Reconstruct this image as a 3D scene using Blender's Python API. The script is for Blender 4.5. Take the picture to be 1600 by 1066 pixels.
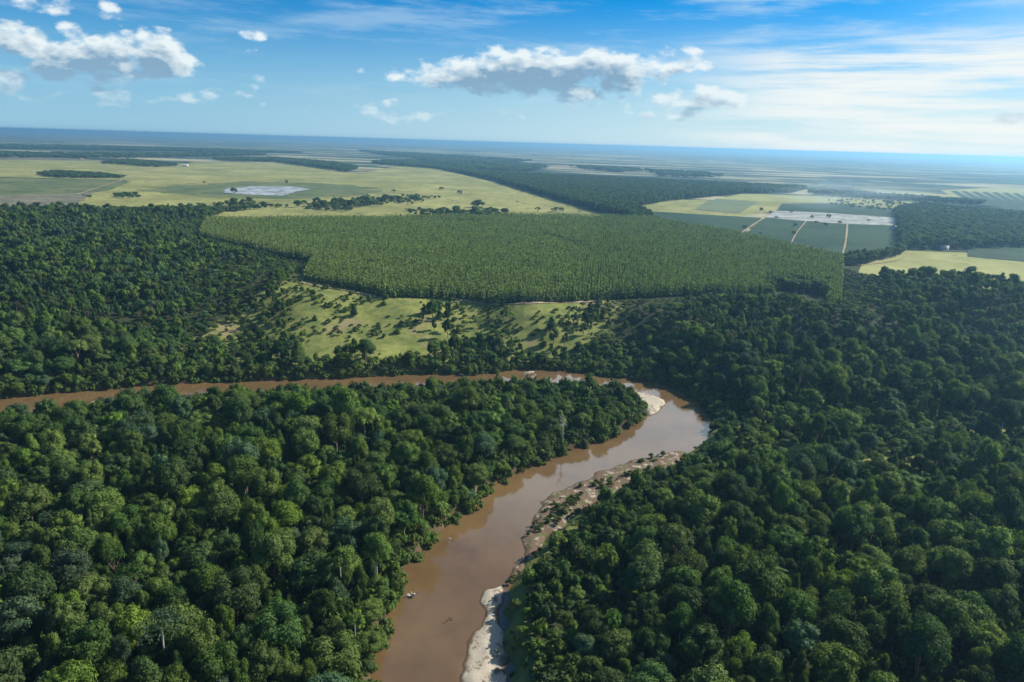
import bpy, math, random
import numpy as np
from mathutils import Matrix, Vector, geometry

random.seed(7); RS = np.random.RandomState(11)
S = bpy.context.scene
for o in list(bpy.data.objects): bpy.data.objects.remove(o)

# ------------------------------------------------------------------ camera
CAM_H = 130.0; FPX = 1067.0; PITCH = math.radians(16.2); ROLL = math.radians(1.65)
cp, sp_ = math.cos(PITCH), math.sin(PITCH)
F = Vector((0, cp, -sp_)); R0 = Vector((1, 0, 0)); U0 = Vector((0, sp_, cp))
R = R0 * math.cos(ROLL) + U0 * math.sin(ROLL); U = -R0 * math.sin(ROLL) + U0 * math.cos(ROLL)
cam = bpy.data.cameras.new('camera'); cam.sensor_width = 36; cam.lens = FPX / 1600 * 36
cam.clip_start = 1.0; cam.clip_end = 200000
co = bpy.data.objects.new('camera', cam); S.collection.objects.link(co)
co.matrix_world = Matrix(((R.x, U.x, -F.x, 0), (R.y, U.y, -F.y, 0), (R.z, U.z, -F.z, CAM_H), (0, 0, 0, 1)))
S.camera = co
# ------------------------------------------------------------------ light and exposure
SUN_AZ, SUN_EL = math.radians(66), math.radians(33)
S.view_settings.view_transform = 'Standard'; S.view_settings.look = 'None'
S.view_settings.exposure = 0.95; S.view_settings.gamma = 1
sd = Vector((math.sin(SUN_AZ) * math.cos(SUN_EL), math.cos(SUN_AZ) * math.cos(SUN_EL), math.sin(SUN_EL)))
sl = bpy.data.lights.new('sun', 'SUN'); sl.energy = 5.0; sl.angle = math.radians(.5); sl.color = (1, .93, .82)
so = bpy.data.objects.new('sun', sl); S.collection.objects.link(so)
so.rotation_euler = (-sd).to_track_quat('-Z', 'Y').to_euler(); so.location = (300, 200, 500)
S.cycles.max_bounces = 5; S.cycles.diffuse_bounces = 1; S.cycles.glossy_bounces = 2
S.cycles.transmission_bounces = 3; S.cycles.volume_bounces = 1; S.cycles.transparent_max_bounces = 8
S.cycles.caustics_reflective = False; S.cycles.caustics_refractive = False


def pxdir(x, y):
    v = F + R * ((x - 800) / FPX) + U * ((533 - y) / FPX)
    return v.normalized()


class NT:
    """small helper to write node trees"""
    def __init__(s, nt): s.nt = nt
    def n(s, t, **k):
        nd = s.nt.nodes.new(t)
        for a, b in k.items(): setattr(nd, a, b)
        return nd
    def l(s, a, b): s.nt.links.new(a, b)
    def put(s, sock, v):
        if hasattr(v, 'links') or isinstance(v, bpy.types.NodeSocket): s.l(v, sock)
        else: sock.default_value = v
    def m(s, op, a, b=None, c=None, clamp=False):
        nd = s.n('ShaderNodeMath', operation=op, use_clamp=clamp)
        for i, v in enumerate((a, b, c)):
            if v is not None: s.put(nd.inputs[i], v)
        return nd.outputs[0]
    def vm(s, op, a, b=None, out=0):
        nd = s.n('ShaderNodeVectorMath', operation=op); s.put(nd.inputs[0], a)
        if b is not None: s.put(nd.inputs[1], b)
        return nd.outputs[out]
    def xyz(s, x, y, z=0.0):
        nd = s.n('ShaderNodeCombineXYZ')
        for i, v in enumerate((x, y, z)): s.put(nd.inputs[i], v)
        return nd.outputs[0]
    def sep(s, v):
        nd = s.n('ShaderNodeSeparateXYZ'); s.put(nd.inputs[0], v); return nd.outputs
    def noise(s, vec, scale, detail=4, rough=.5, out=0, dim='3D'):
        nd = s.n('ShaderNodeTexNoise', noise_dimensions=dim); s.put(nd.inputs['Vector'], vec)
        nd.inputs['Scale'].default_value = scale; nd.inputs['Detail'].default_value = detail
        nd.inputs['Roughness'].default_value = rough; return nd.outputs[out]
    def smooth(s, v, a, b):
        nd = s.n('ShaderNodeMapRange', interpolation_type='SMOOTHSTEP'); s.put(nd.inputs[0], v)
        s.put(nd.inputs[1], a); s.put(nd.inputs[2], b); return nd.outputs[0]
    def mix(s, f, a, b, mode='MIX'):
        nd = s.n('ShaderNodeMix', data_type='RGBA', blend_type=mode); s.put(nd.inputs[0], f)
        for i, v in ((6, a), (7, b)):
            if isinstance(v, tuple): v = (*v[:3], 1)
            s.put(nd.inputs[i], v)
        return nd.outputs[2]
    def ramp(s, f, stops, interp='LINEAR'):
        nd = s.n('ShaderNodeValToRGB'); s.put(nd.inputs[0], f); r = nd.color_ramp; r.interpolation = interp
        while len(r.elements) < len(stops): r.elements.new(.5)
        for e, (p, c) in zip(r.elements, stops): e.position = p; e.color = (*c, 1)
        return nd.outputs[0]


# ------------------------------------------------------------------ sky
w = bpy.data.worlds.new('World'); S.world = w; w.use_nodes = True
w.cycles.sampling_method = 'MANUAL'; w.cycles.sample_map_resolution = 256
W = NT(w.node_tree); w.node_tree.nodes.clear()
sky = W.n('ShaderNodeTexSky', sky_type='NISHITA'); sky.sun_disc = False
sky.sun_elevation = SUN_EL; sky.sun_rotation = SUN_AZ; sky.altitude = 200; sky.air_density = 1.0
sky.dust_density = 0.6; sky.ozone_density = 2.0
D2R = 57.29578


def pxang(x, y):
    d = pxdir(x, y); return math.atan2(d.x, d.y) * D2R, math.asin(d.z) * D2R


# cloud banks: (pixel centre, pixel radii, amount)
CUM = [(40, 68, 75, 28, 1.0), (100, 90, 90, 28, 1.15), (180, 92, 70, 28, 1.2), (240, 90, 55, 34, 1.3), (110, 50, 26, 12, .8), (15, 52, 30, 18, 1),
       (60, 75, 60, 18, .9), (268, 105, 28, 18, 1), (15, 121, 30, 15, 1.2), (190, 115, 60, 9, .7), (172, 18, 20, 16, .55), (185, 32, 16, 8, .5), (55, 8, 60, 12, .8), (20, 2, 40, 10, .8), (405, 57, 22, 6, .5),
       (402, 128, 14, 9, .5), (380, 116, 12, 4, .4), (150, 150, 90, 10, .55), (330, 148, 42, 9, .55), (610, 172, 40, 10, .52),
       (700, 118, 70, 20, 1.0), (820, 114, 120, 30, 1.5), (930, 112, 105, 27, 1.35), (1030, 100, 70, 16, 1.0), (905, 145, 36, 20, 1.2), (1080, 84, 22, 7, .5),
       (780, 176, 32, 8, .55), (1100, 152, 60, 17, 1.0), (1020, 158, 60, 14, .62), (1050, 180, 70, 8, .5),
       (1280, 172, 26, 9, .5), (1412, 166, 14, 6, .7), (1360, 160, 30, 6, .5), (1470, 160, 12, 4, .6), (1310, 158, 40, 6, .55), (1210, 168, 24, 5, .6), (620, 180, 60, 8, .6), (200, 156, 40, 6, .6), (1590, 178, 40, 14, 1.0), (557, 113, 12, 7, .5), (1530, 82, 4, 2, .5)]
grp = bpy.data.node_groups.new('cloud_amount', 'ShaderNodeTree')
grp.interface.new_socket('P', in_out='INPUT', socket_type='NodeSocketVector')
grp.interface.new_socket('D', in_out='OUTPUT', socket_type='NodeSocketFloat')
G = NT(grp); gi = G.n('NodeGroupInput'); go = G.n('NodeGroupOutput')
P = gi.outputs[0]
pn = G.vm('MULTIPLY', P, (1.0, 1.75, 1.0))
n1 = G.noise(pn, .42, 8, .57); n2 = G.noise(pn, .16, 3, .5)
bill = G.n('ShaderNodeTexVoronoi', feature='SMOOTH_F1'); G.l(pn, bill.inputs['Vector']); bill.inputs['Scale'].default_value = .75
bill.inputs['Smoothness'].default_value = .5; bill.inputs['Detail'].default_value = 0.0
acc = None
for (cx, cy, rx, ry, am) in CUM:
    a, e = pxang(cx, cy); a2, e2 = pxang(cx + rx, cy); a3, e3 = pxang(cx, cy - ry)
    ra = abs(a2 - a) * 1.3 + .05; re = abs(e3 - e) * 1.45 + .05
    q = G.vm('MULTIPLY', G.vm('SUBTRACT', P, (a, e, 0)), (1 / ra, 1 / re, 0))
    v = G.m('MULTIPLY_ADD', G.vm('DOT_PRODUCT', q, q, out=1), -am * 1.1, am * 1.1)
    acc = v if acc is None else G.m('MAXIMUM', acc, v)
pe = G.sep(P)[1]; acc = G.m('MAXIMUM', acc, G.m('MULTIPLY_ADD', G.m('MULTIPLY', G.smooth(pe, .8, 2.6), G.smooth(pe, 5.5, 3.2)), .42, -0.75))
d = G.m('MULTIPLY_ADD', G.m('SUBTRACT', n1, .5), 4.2, acc)
d = G.m('MULTIPLY_ADD', G.m('SUBTRACT', .45, bill.outputs[0]), .9, d)
G.l(G.m('SUBTRACT', d, .30), go.inputs[0])

tc = W.n('ShaderNodeTexCoord'); dx, dy, dz = W.sep(tc.outputs['Generated'])
az = W.m('MULTIPLY', W.m('ARCTAN2', dx, dy), D2R); el = W.m('MULTIPLY', W.m('ARCSINE', dz), D2R)
Pv = W.xyz(az, el, 0.0)
def cg(v):
    g = W.n('ShaderNodeGroup'); g.node_tree = grp; W.put(g.inputs[0], v); return g.outputs[0]
# light reaches the clouds from the sun's side: compare the amount of cloud on that side
off1 = W.vm('ADD', Pv, (.45, .60, 0)); d0 = cg(Pv); d1 = cg(off1); d2 = cg(W.vm('ADD', Pv, (1.0, 1.5, 0)))
alpha = W.smooth(d0, -.15, .72)
lit = W.m('MULTIPLY_ADD', W.m('MAXIMUM', d1, 0.0), -.75, W.m('MULTIPLY_ADD', W.m('MAXIMUM', d2, 0.0), -.75, W.m('MULTIPLY_ADD', W.m('MAXIMUM', d0, 0.0), -.10, 1.15)), clamp=True)
toright = W.smooth(az, -35.0, 40.0)
ccol = W.mix(lit, (.23, .38, .53), (.80, .88, .90))
ccol = W.mix(W.m('MULTIPLY', W.smooth(az, 5.0, 45.0), .4), ccol, (.62, .74, .8))
# thin high streaks
ps = W.vm('MULTIPLY', W.xyz(W.m('MULTIPLY_ADD', el, .9, az), el, 3.0), (.05, .34, 1))
s1 = W.noise(ps, 1.5, 7, .62)
streak = W.m('MULTIPLY', W.smooth(s1, .48, .70), W.smooth(el, 1.0, 6.0))
ps2 = W.vm('MULTIPLY', Pv, (.045, .62, 1)); s2 = W.noise(ps2, 1.4, 7, .6)
band = W.m('MULTIPLY', W.smooth(az, 8.0, 24.0), W.m('MULTIPLY', W.smooth(el, 9.0, 6.3), W.smooth(s2, .34, .60)))
skycol = W.mix(1.0, sky.outputs[0], (.0, .66, 1.22), 'MULTIPLY')
gs = W.m('MULTIPLY', streak, W.m('MULTIPLY_ADD', toright, .30, .30))
STR = .092
bgcol = W.vm('SCALE', skycol); bgcol.node.inputs['Scale'].default_value = STR
# milky air low over the horizon and towards the sun
dsun = W.vm('DOT_PRODUCT', tc.outputs['Generated'], tuple(sd), out=1)
milk = W.m('MULTIPLY', W.smooth(el, 11.5, -1.0), W.m('MULTIPLY_ADD', toright, .12, .86))
glow = W.m('MULTIPLY', W.smooth(dsun, .70, .97), .8)
c = W.mix(W.m('MAXIMUM', milk, 0.0), bgcol, W.mix(toright, (.36, .59, .76), (.72, .86, .88)))
c = W.mix(glow, c, (.66, .82, .86))
c = W.mix(gs, c, (.55, .72, .85))
c = W.mix(W.m('MULTIPLY', band, .95), c, (.84, .88, .87))
c = W.mix(W.m('MULTIPLY', alpha, W.m('MULTIPLY_ADD', W.smooth(el, 5.0, 1.5), -.5, .95)), c, ccol)
c = W.mix(W.m('MULTIPLY', W.m('MULTIPLY', W.smooth(el, 13.0, 17.0), W.smooth(el, 36.0, 27.0)), W.m('MULTIPLY', W.smooth(az, -20.0, 8.0), W.smooth(W.noise(tc.outputs['Generated'], 3.0, 5, .6), .15, .5))), c, (1.0, 1.25, 1.5))  # bright unseen veil above the view, added so the river bend reflects paler
bg = W.n('ShaderNodeBackground'); W.l(c, bg.inputs[0]); bg.inputs[1].default_value = .555
wo = W.n('ShaderNodeOutputWorld'); W.l(bg.outputs[0], wo.inputs[0])

# ------------------------------------------------------------------ object helpers
def link(o): S.collection.objects.link(o); return o
def tag(o, label=None, cat=None, group=None, kind=None):
    for k, v in (('label', label), ('category', cat), ('group', group), ('kind', kind)):
        if v: o[k] = v
    return o
def npmesh(name, V, Q, mats, mi=None, smooth=False):
    """V (n,3), Q (m,k) faces of one size or a list of such arrays"""
    Qs = Q if isinstance(Q, list) else [Q]
    me = bpy.data.meshes.new(name); V = np.asarray(V, dtype=np.float32)
    me.vertices.add(len(V)); me.vertices.foreach_set('co', V.ravel())
    lens = np.concatenate([np.full(len(q), q.shape[1]) for q in Qs]); loops = np.concatenate([q.ravel() for q in Qs])
    me.loops.add(len(loops)); me.loops.foreach_set('vertex_index', loops.astype(np.int32))
    me.polygons.add(len(lens)); st = np.concatenate([[0], np.cumsum(lens)[:-1]])
    me.polygons.foreach_set('loop_start', st.astype(np.int32)); me.polygons.foreach_set('loop_total', lens.astype(np.int32))
    if mi is not None: me.polygons.foreach_set('material_index', np.asarray(mi, dtype=np.int32))
    if smooth: me.polygons.foreach_set('use_smooth', np.ones(len(lens), dtype=bool))
    for m in mats: me.materials.append(m)
    me.update(calc_edges=True); me.validate(); return me
def sdf(poly, X, Y):
    """distance to a closed outline, positive inside"""
    P_ = np.asarray(poly, float); X = np.asarray(X, float); Y = np.asarray(Y, float)
    d2 = np.full(X.shape, 1e18); ins = np.zeros(X.shape, bool); n = len(P_)
    for i in range(n):
        ax, ay = P_[i]; bx, by = P_[(i + 1) % n]; ex, ey = bx - ax, by - ay; L = ex * ex + ey * ey + 1e-9
        t = np.clip(((X - ax) * ex + (Y - ay) * ey) / L, 0, 1)
        d2 = np.minimum(d2, (X - ax - t * ex) ** 2 + (Y - ay - t * ey) ** 2)
        if abs(ey) > 1e-9: ins ^= ((ay > Y) != (by > Y)) & (X < ex * (Y - ay) / ey + ax)
    return np.where(ins, 1, -1) * np.sqrt(d2)
def sstep(t): t = np.clip(t, 0, 1); return t * t * (3 - 2 * t)
def at(px, py, z=0.0):
    d = pxdir(px, py); k = (z - CAM_H) / d.z; return (d.x * k, d.y * k)
def ats(pts, z=0.0): return [at(x, y, z) for x, y in pts]
def smooth_poly(P_, k=5, closed=True):
    P_ = np.asarray(P_, float); n = len(P_); out = []
    rng = range(n) if closed else range(n - 1)
    for i in rng:
        g = (lambda j: P_[j % n]) if closed else (lambda j: P_[min(max(j, 0), n - 1)])
        p0, p1, p2, p3 = g(i - 1), g(i), g(i + 1), g(i + 2)
        for s in range(k):
            t = s / k
            out.append(.5 * ((2 * p1) + (p2 - p0) * t + (2 * p0 - 5 * p1 + 4 * p2 - p3) * t * t + (3 * p1 - p0 - 3 * p2 + p3) * t ** 3))
    if not closed: out.append(P_[-1])
    return [tuple(p) for p in out]
def wav(X, Y, L, seed):
    r = np.random.RandomState(seed); v = 0
    for i in range(6):
        a = r.uniform(0, 6.283); k = 6.283 / (L * r.uniform(.6, 1.6)); v = v + np.sin((X * math.cos(a) + Y * math.sin(a)) * k + r.uniform(0, 6.28))
    return v / 3.0

# ------------------------------------------------------------------ lie of the land
PLAT = 22.0
INNER = [(480, 1400), (560, 1180), (588, 1066), (600, 1000), (622, 930), (640, 888), (668, 858), (705, 820), (742, 795), (765, 770), (800, 748), (850, 724),
         (900, 702), (950, 687), (988, 668), (1004, 656), (1008, 640), (992, 626), (970, 615), (954, 609), (940, 614), (880, 612), (820, 608), (700, 613), (600, 617), (500, 622), (400, 629),
         (300, 640), (200, 647), (100, 657), (0, 670), (-150, 696), (-400, 745), (-700, 800)]
OUTER = [(-700, 735), (-400, 675), (-150, 642), (0, 625), (100, 614), (200, 606), (300, 599), (400, 596), (500, 592), (600, 588), (650, 584), (740, 586), (800, 580), (830, 577),
         (900, 582), (960, 591), (1000, 595), (1040, 601), (1075, 616), (1100, 638), (1114, 660), (1102, 680), (1085, 698), (1040, 728), (1000, 745), (950, 770), (900, 797), (860, 830),
         (830, 862), (808, 890), (792, 912), (785, 940), (780, 980), (786, 1030), (792, 1066), (815, 1180), (850, 1400)]
CHANNEL = smooth_poly(ats(INNER + OUTER), 3)
_ob = np.array(ats([p for p in OUTER[OUTER.index((1102, 680)):]])); _ob = _ob[np.argsort(_ob[:, 1])]
def right_bank(X, Y): return (X > np.interp(Y, _ob[:, 1], _ob[:, 0]) - 1) & (Y < 300)
TOE = [(-700, 690), (-400, 640), (0, 608), (300, 588), (600, 578), (830, 568), (1000, 578), (1150, 600), (1320, 640), (1600, 650), (2100, 690)]
CREST = [(-700, 380), (-400, 400), (0, 425), (300, 425), (440, 448), (600, 464), (840, 472), (930, 470), (1150, 492), (1310, 505), (1400, 455), (1600, 480), (2100, 510)]
tw = np.array(ats(TOE, 3)); cw = np.array(ats(CREST, PLAT))
LF = ats([(-700, 700), (-300, 640), (0, 610), (300, 590), (420, 560), (440, 500), (440, 450), (300, 375), (315, 326), (0, 326), (-700, 300)], PLAT)
RF = ats([(950, 480), (1310, 500), (1330, 440), (1600, 480), (2300, 500), (2300, 760), (1600, 660), (1200, 620), (960, 570)], 12)
def H(X, Y, ch=None):
    X = np.asarray(X, float); Y = np.asarray(Y, float)
    a = X / np.maximum(Y, 30); yt = np.interp(a, tw[:, 0] / tw[:, 1], tw[:, 1]); yc = np.interp(a, cw[:, 0] / cw[:, 1], cw[:, 1])
    t = (Y - yt) / (yc - yt); z = 3.2 + (PLAT - 3.2) * sstep(t)
    z = z + 1.0 * wav(X, Y, 90, 1) * sstep(1 - t * 1.2) * .8
    slope = sstep(t * 3) * sstep((1.15 - t) * 4)
    z = z + 3.0 * wav(X, Y, 110, 4) * slope
    for (px, py, zz, r, dzv) in ((760, 510, 12, 38, -11), (850, 500, 12, 28, 5), (600, 520, 14, 60, 4), (470, 520, 10, 45, -4), (930, 520, 10, 40, -5)):
        gx, gy = at(px, py, zz); z = z + dzv * np.exp(-((X - gx) ** 2 + (Y - gy) ** 2) / (2 * r * r))
    lf = sstep(sdf(LF, X, Y) / 60) * sstep((Y - 380) / 100); rf = sstep(sdf(RF, X, Y) / 50)
    z = z + 8 * lf * wav(X, Y, 210, 8) + 6.5 * rf * wav(X, Y, 170, 21)
    c = sdf(CHANNEL, X, Y) if ch is None else ch
    edge = 1.3 * wav(X, Y, 12, 5)
    k = sstep((-(c + edge) + 1.0) / 7.0)
    return -1.6 * (1 - k) + np.maximum(z, 1.5) * k
def Hp(x, y): return float(H(np.array([x]), np.array([y]))[0])
def on(px, py):
    """point of the land seen in a direction"""
    z = 3.0
    for _ in range(25): x, y = at(px, py, z); z = .5 * z + .5 * Hp(x, y)
    return x, y, Hp(x, y)

# ------------------------------------------------------------------ materials
def mat(name, fn, rough=.9, spec=.2):
    m = bpy.data.materials.new(name); m.use_nodes = True; nt = m.node_tree; n = NT(nt)
    b = nt.nodes['Principled BSDF']; b.inputs['Roughness'].default_value = rough; b.inputs['Specular IOR Level'].default_value = spec
    fn(n, b); return m
def flat(c, var=.25, sc=.3):
    def f(n, b):
        t = n.n('ShaderNodeTexCoord'); v = n.noise(t.outputs['Object'], sc, 6, .65)
        n.l(n.mix(n.smooth(v, .3, .7), tuple(x * (1 - var) for x in c), tuple(x * (1 + var) for x in c)), b.inputs['Base Color'])
    return f
def leaf_mat(name, c1, c2, trans=.27):
    m = bpy.data.materials.new(name); m.use_nodes = True; nt = m.node_tree; n = NT(nt); b = nt.nodes['Principled BSDF']
    oi = n.n('ShaderNodeObjectInfo'); t = n.n('ShaderNodeTexCoord')
    v = n.noise(t.outputs['Object'], 1.1, 3, .6); c = n.mix(n.smooth(v, .32, .68), c1, c2)
    hs = n.n('ShaderNodeHueSaturation'); n.l(c, hs.inputs['Color'])
    n.l(n.m('MULTIPLY_ADD', oi.outputs['Random'], .022, .494), hs.inputs['Hue'])
    r2 = n.m('FRACT', n.m('MULTIPLY', oi.outputs['Random'], 7.31)); n.l(n.m('MULTIPLY_ADD', r2, .55, .62), hs.inputs['Value'])
    n.l(n.m('MULTIPLY_ADD', n.m('FRACT', n.m('MULTIPLY', oi.outputs['Random'], 3.7)), .2, .95), hs.inputs['Saturation'])
    b.inputs['Roughness'].default_value = .75; b.inputs['Specular IOR Level'].default_value = .08
    n.l(hs.outputs[0], b.inputs['Base Color'])
    tr = n.n('ShaderNodeBsdfTranslucent'); n.l(n.mix(1.0, hs.outputs[0], (1.3, 1.5, .6), 'MULTIPLY'), tr.inputs[0])
    mx = n.n('ShaderNodeMixShader'); mx.inputs[0].default_value = trans
    n.l(b.outputs[0], mx.inputs[1]); n.l(tr.outputs[0], mx.inputs[2]); n.l(mx.outputs[0], nt.nodes['Material Output'].inputs[0])
    return m
LEAF = [leaf_mat('leaves_dark_green', (.031, .062, .021), (.080, .122, .034)),
        leaf_mat('leaves_green', (.052, .093, .024), (.130, .172, .040)),
        leaf_mat('leaves_yellow_green', (.080, .130, .030), (.165, .215, .055)),
        leaf_mat('leaves_grey_green', (.042, .082, .040), (.086, .130, .066))]
EUCA = leaf_mat('leaves_plantation', (.19, .25, .08), (.30, .36, .12))
BUSH = leaf_mat('leaves_scrub', (.055, .085, .022), (.12, .145, .04))
BARK = mat('bark', flat((.16, .12, .085), .4, 1.5)); PALE = mat('pale_bark', flat((.33, .31, .27), .3, 1.5))
DRIFT = mat('bleached_wood', flat((.42, .39, .34), .25, 3)); SOGGY = mat('wet_wood', flat((.05, .033, .022), .3, 3))

# ------------------------------------------------------------------ ground
def axis(lo, hi, step, far, n):
    core = np.arange(lo, hi, step); g = np.cumsum(step * (1.0 + np.arange(n) * 0) * np.geomspace(1, 1, n)); r = 1.0
    # growing steps outwards until `far`
    a, b = 1.0001, 3.0
    for _ in range(60):
        r = (a + b) / 2; tot = step * r * (r ** n - 1) / (r - 1)
        if tot > far: b = r
        else: a = r
    out = np.cumsum(step * r ** np.arange(1, n + 1))
    return core, out
cx_, ox = axis(-420, 420, 2.6, 70000, 60); X1 = np.concatenate([-420 - ox[::-1], cx_, cx_[-1] + ox])
cy_, oy = axis(40, 640, 2.6, 70000, 110); _, oyb = axis(0, 1, 2.6, 70000, 40); Y1 = np.concatenate([40 - oyb[::-1], cy_, cy_[-1] + oy])
GX, GY = np.meshgrid(X1, Y1); gx, gy = GX.ravel(), GY.ravel(); chd = sdf(CHANNEL, gx, gy); gz = H(gx, gy, chd)
nx, ny = len(X1), len(Y1); idx = np.arange(nx * ny).reshape(ny, nx)
Q = np.stack([idx[:-1, :-1].ravel(), idx[:-1, 1:].ravel(), idx[1:, 1:].ravel(), idx[1:, :-1].ravel()], 1)

SLOPE = smooth_poly(ats([(438, 440), (475, 437), (600, 464), (700, 462), (840, 474), (945, 466), (945, 500), (905, 520), (870, 540), (852, 566), (806, 566), (796, 530), (782, 496), (730, 482), (704, 500),
                         (722, 520), (704, 540), (662, 556), (635, 568), (600, 560), (560, 552), (490, 556), (430, 540), (418, 490)], 14), 3)
SLOPE2 = ats([(300, 520), (440, 470), (500, 540), (500, 575), (380, 560), (250, 560)], 8)
CLEAR_R = [ats([(1330, 722), (1380, 700), (1440, 715), (1420, 745), (1350, 755)], 3), ats([(1560, 740), (1640, 735), (1660, 800), (1585, 800)], 3),
           ats([(1380, 655), (1470, 650), (1600, 668), (1600, 676), (1440, 668)], 4)]
PLANT = ats([(312, 372), (322, 350), (600, 347), (800, 343), (1010, 345), (1150, 372), (1316, 410), (1312, 490), (1240, 462), (1100, 462), (930, 466), (840, 474), (720, 462), (600, 464), (475, 437), (492, 410), (420, 398)], PLAT)
PASTURE = ats([(60, 340), (322, 338), (318, 352), (600, 350), (800, 345), (985, 346), (900, 322), (800, 292), (700, 268), (640, 256), (560, 272), (500, 262), (440, 254), (300, 254), (180, 288)], PLAT)
def gmask(poly, soft): return sstep(sdf(poly, gx, gy) / soft + .5)
rbg = right_bank(gx, gy) & (chd < 0)
SLOPE3 = ats([(690, 462), (935, 470), (985, 498), (900, 570), (840, 592), (690, 596)], 12)
OPEN_ = ats([(1120, 655), (1250, 640), (1600, 655), (1750, 700), (1700, 830), (1500, 800), (1300, 755), (1130, 700)], 3)
grass = np.maximum.reduce([gmask(SLOPE3, 30) * .6, gmask(OPEN_, 12) * .7, np.where(rbg, sstep((11 + chd) / 5), 0), gmask(SLOPE, 14), gmask(SLOPE2, 40) * .75] + [gmask(p, 10) for p in CLEAR_R])
a_ = gx / np.maximum(gy, 30)
FOR_L = ats([(-900, 900), (-900, 335), (0, 335), (325, 334), (318, 350), (306, 374), (420, 400), (490, 412), (474, 440), (436, 445), (450, 700), (0, 900)], PLAT)
far = sstep((gy - 880) / 30.) * (1 - gmask(FOR_L, 8))
me = npmesh('ground', np.stack([gx, gy, gz], 1), Q, [], smooth=True)
for nm, arr in (('grass', grass), ('far', far), ('bank', sstep(1 - np.abs(chd) / 6) * np.where(rbg, .25, 1))):
    at_ = me.attributes.new(nm, 'FLOAT', 'POINT'); at_.data.foreach_set('value', arr.astype(np.float32))
def ground_fn(n, b):
    g = n.n('ShaderNodeNewGeometry').outputs['Position']
    def A(k): x = n.n('ShaderNodeAttribute'); x.attribute_name = k; return x.outputs['Fac']
    nf = n.noise(g, .10, 9, .74); nm = n.noise(g, .9, 5, .6); nl = n.noise(g, .03, 4, .6)
    floor = n.mix(nm, (.012, .02, .009), (.045, .055, .02))
    gr = n.mix(n.smooth(nf, .3, .7), (.075, .105, .026), (.215, .22, .062)); gr = n.mix(n.m('MULTIPLY', n.smooth(nm, .52, .75), .6), gr, (.04, .07, .018))
    gr = n.mix(n.m('MULTIPLY', n.smooth(nl, .58, .68), .55), gr, (.24, .17, .11))
    gm = n.m('ADD', A('grass'), n.m('MULTIPLY_ADD', nf, .9, -.45)); c = n.mix(n.smooth(gm, .35, .6), floor, gr)
    c = n.mix(n.m('MULTIPLY', A('bank'), .7), c, (.13, .08, .045))
    # patchwork of far farmland
    rot = n.n('ShaderNodeVectorRotate', rotation_type='Z_AXIS'); n.l(g, rot.inputs[0]); rot.inputs['Angle'].default_value = .22
    wv = n.vm('ADD', rot.outputs[0], n.vm('SCALE', n.noise(g, .0011, 3, .5, out=1))); wv.node.inputs[1].links[0].from_node.inputs['Scale'].default_value = 260
    def vor(sx, sy, off):
        v = n.n('ShaderNodeTexVoronoi', distance='CHEBYCHEV'); v.inputs['Scale'].default_value = 1; v.inputs['Randomness'].default_value = .8
        n.l(n.vm('ADD', n.vm('MULTIPLY', wv, (sx, sy, 0)), (off, off, 0)), v.inputs['Vector']); return n.sep(v.outputs['Color'])
    v1 = vor(1 / 520, 1 / 430, 3.1); v2 = vor(1 / 2300, 1 / 1500, 7.7)
    cols = [(0, (.014, .030, .016)), (.17, (.13, .145, .065)), (.34, (.24, .23, .11)), (.52, (.10, .12, .055)), (.68, (.03, .05, .025)), (.78, (.20, .18, .11)), (.92, (.075, .095, .045))]
    fc = n.mix(.5, n.ramp(v1[0], cols, 'CONSTANT'), n.ramp(v2[1], cols, 'CONSTANT'))
    fn_ = n.noise(n.vm('MULTIPLY', g, (1, .6, 1)), .0035, 6, .7); fc = n.mix(n.smooth(fn_, .52, .55), fc, (.02, .05, .028))
    fs = n.noise(n.vm('MULTIPLY', rot.outputs[0], (.35, 1.5, 1)), .0016, 5, .65); fc = n.mix(n.m('MULTIPLY', n.smooth(fs, .52, .54), .95), fc, (.016, .035, .02))
    fs2 = n.noise(n.vm('MULTIPLY', rot.outputs[0], (.25, 1.2, 1)), .0032, 4, .6); fc = n.mix(n.m('MULTIPLY', n.smooth(fs2, .55, .58), .9), fc, (.33, .30, .18)); fm = n.noise(g, .03, 5, .7); fc = n.mix(n.m('MULTIPLY', n.smooth(fm, .5, .7), .35), fc, (.05, .08, .035))
    n.l(n.mix(A('far'), c, fc), b.inputs['Base Color'])
    bp = n.n('ShaderNodeBump'); bp.inputs['Strength'].default_value = .5; bp.inputs['Distance'].default_value = .5; n.l(nm, bp.inputs['Height']); n.l(bp.outputs[0], b.inputs['Normal'])
me.materials.append(mat('ground', ground_fn, 1, .1))
tag(link(bpy.data.objects.new('ground', me)), kind='structure')

# ------------------------------------------------------------------ flat sheets: river water, fields, tracks
def sheet(name, poly, z, m, kind='structure'):
    tris = geometry.tessellate_polygon([[Vector((x, y, 0)) for x, y in poly]])
    me = npmesh(name, [(x, y, z) for x, y in poly], np.array([t for t in tris]), [m])
    n_ = np.zeros(len(me.polygons) * 3, dtype=np.float32); me.polygons.foreach_get('normal', n_)
    if n_[2::3].sum() < 0: me.flip_normals()
    return tag(link(bpy.data.objects.new(name, me)), kind=kind)
def ribbon(pts, width, wob=0):
    P_ = np.asarray(smooth_poly(pts, 6, False)); T = np.gradient(P_, axis=0); T /= np.linalg.norm(T, axis=1)[:, None] + 1e-9
    N_ = np.stack([-T[:, 1], T[:, 0]], 1); ww = width * (1 + wob * RS.uniform(-1, 1, len(P_)))[:, None] / 2
    return [tuple(p) for p in P_ + N_ * ww] + [tuple(p) for p in (P_ - N_ * ww)[::-1]]
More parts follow.
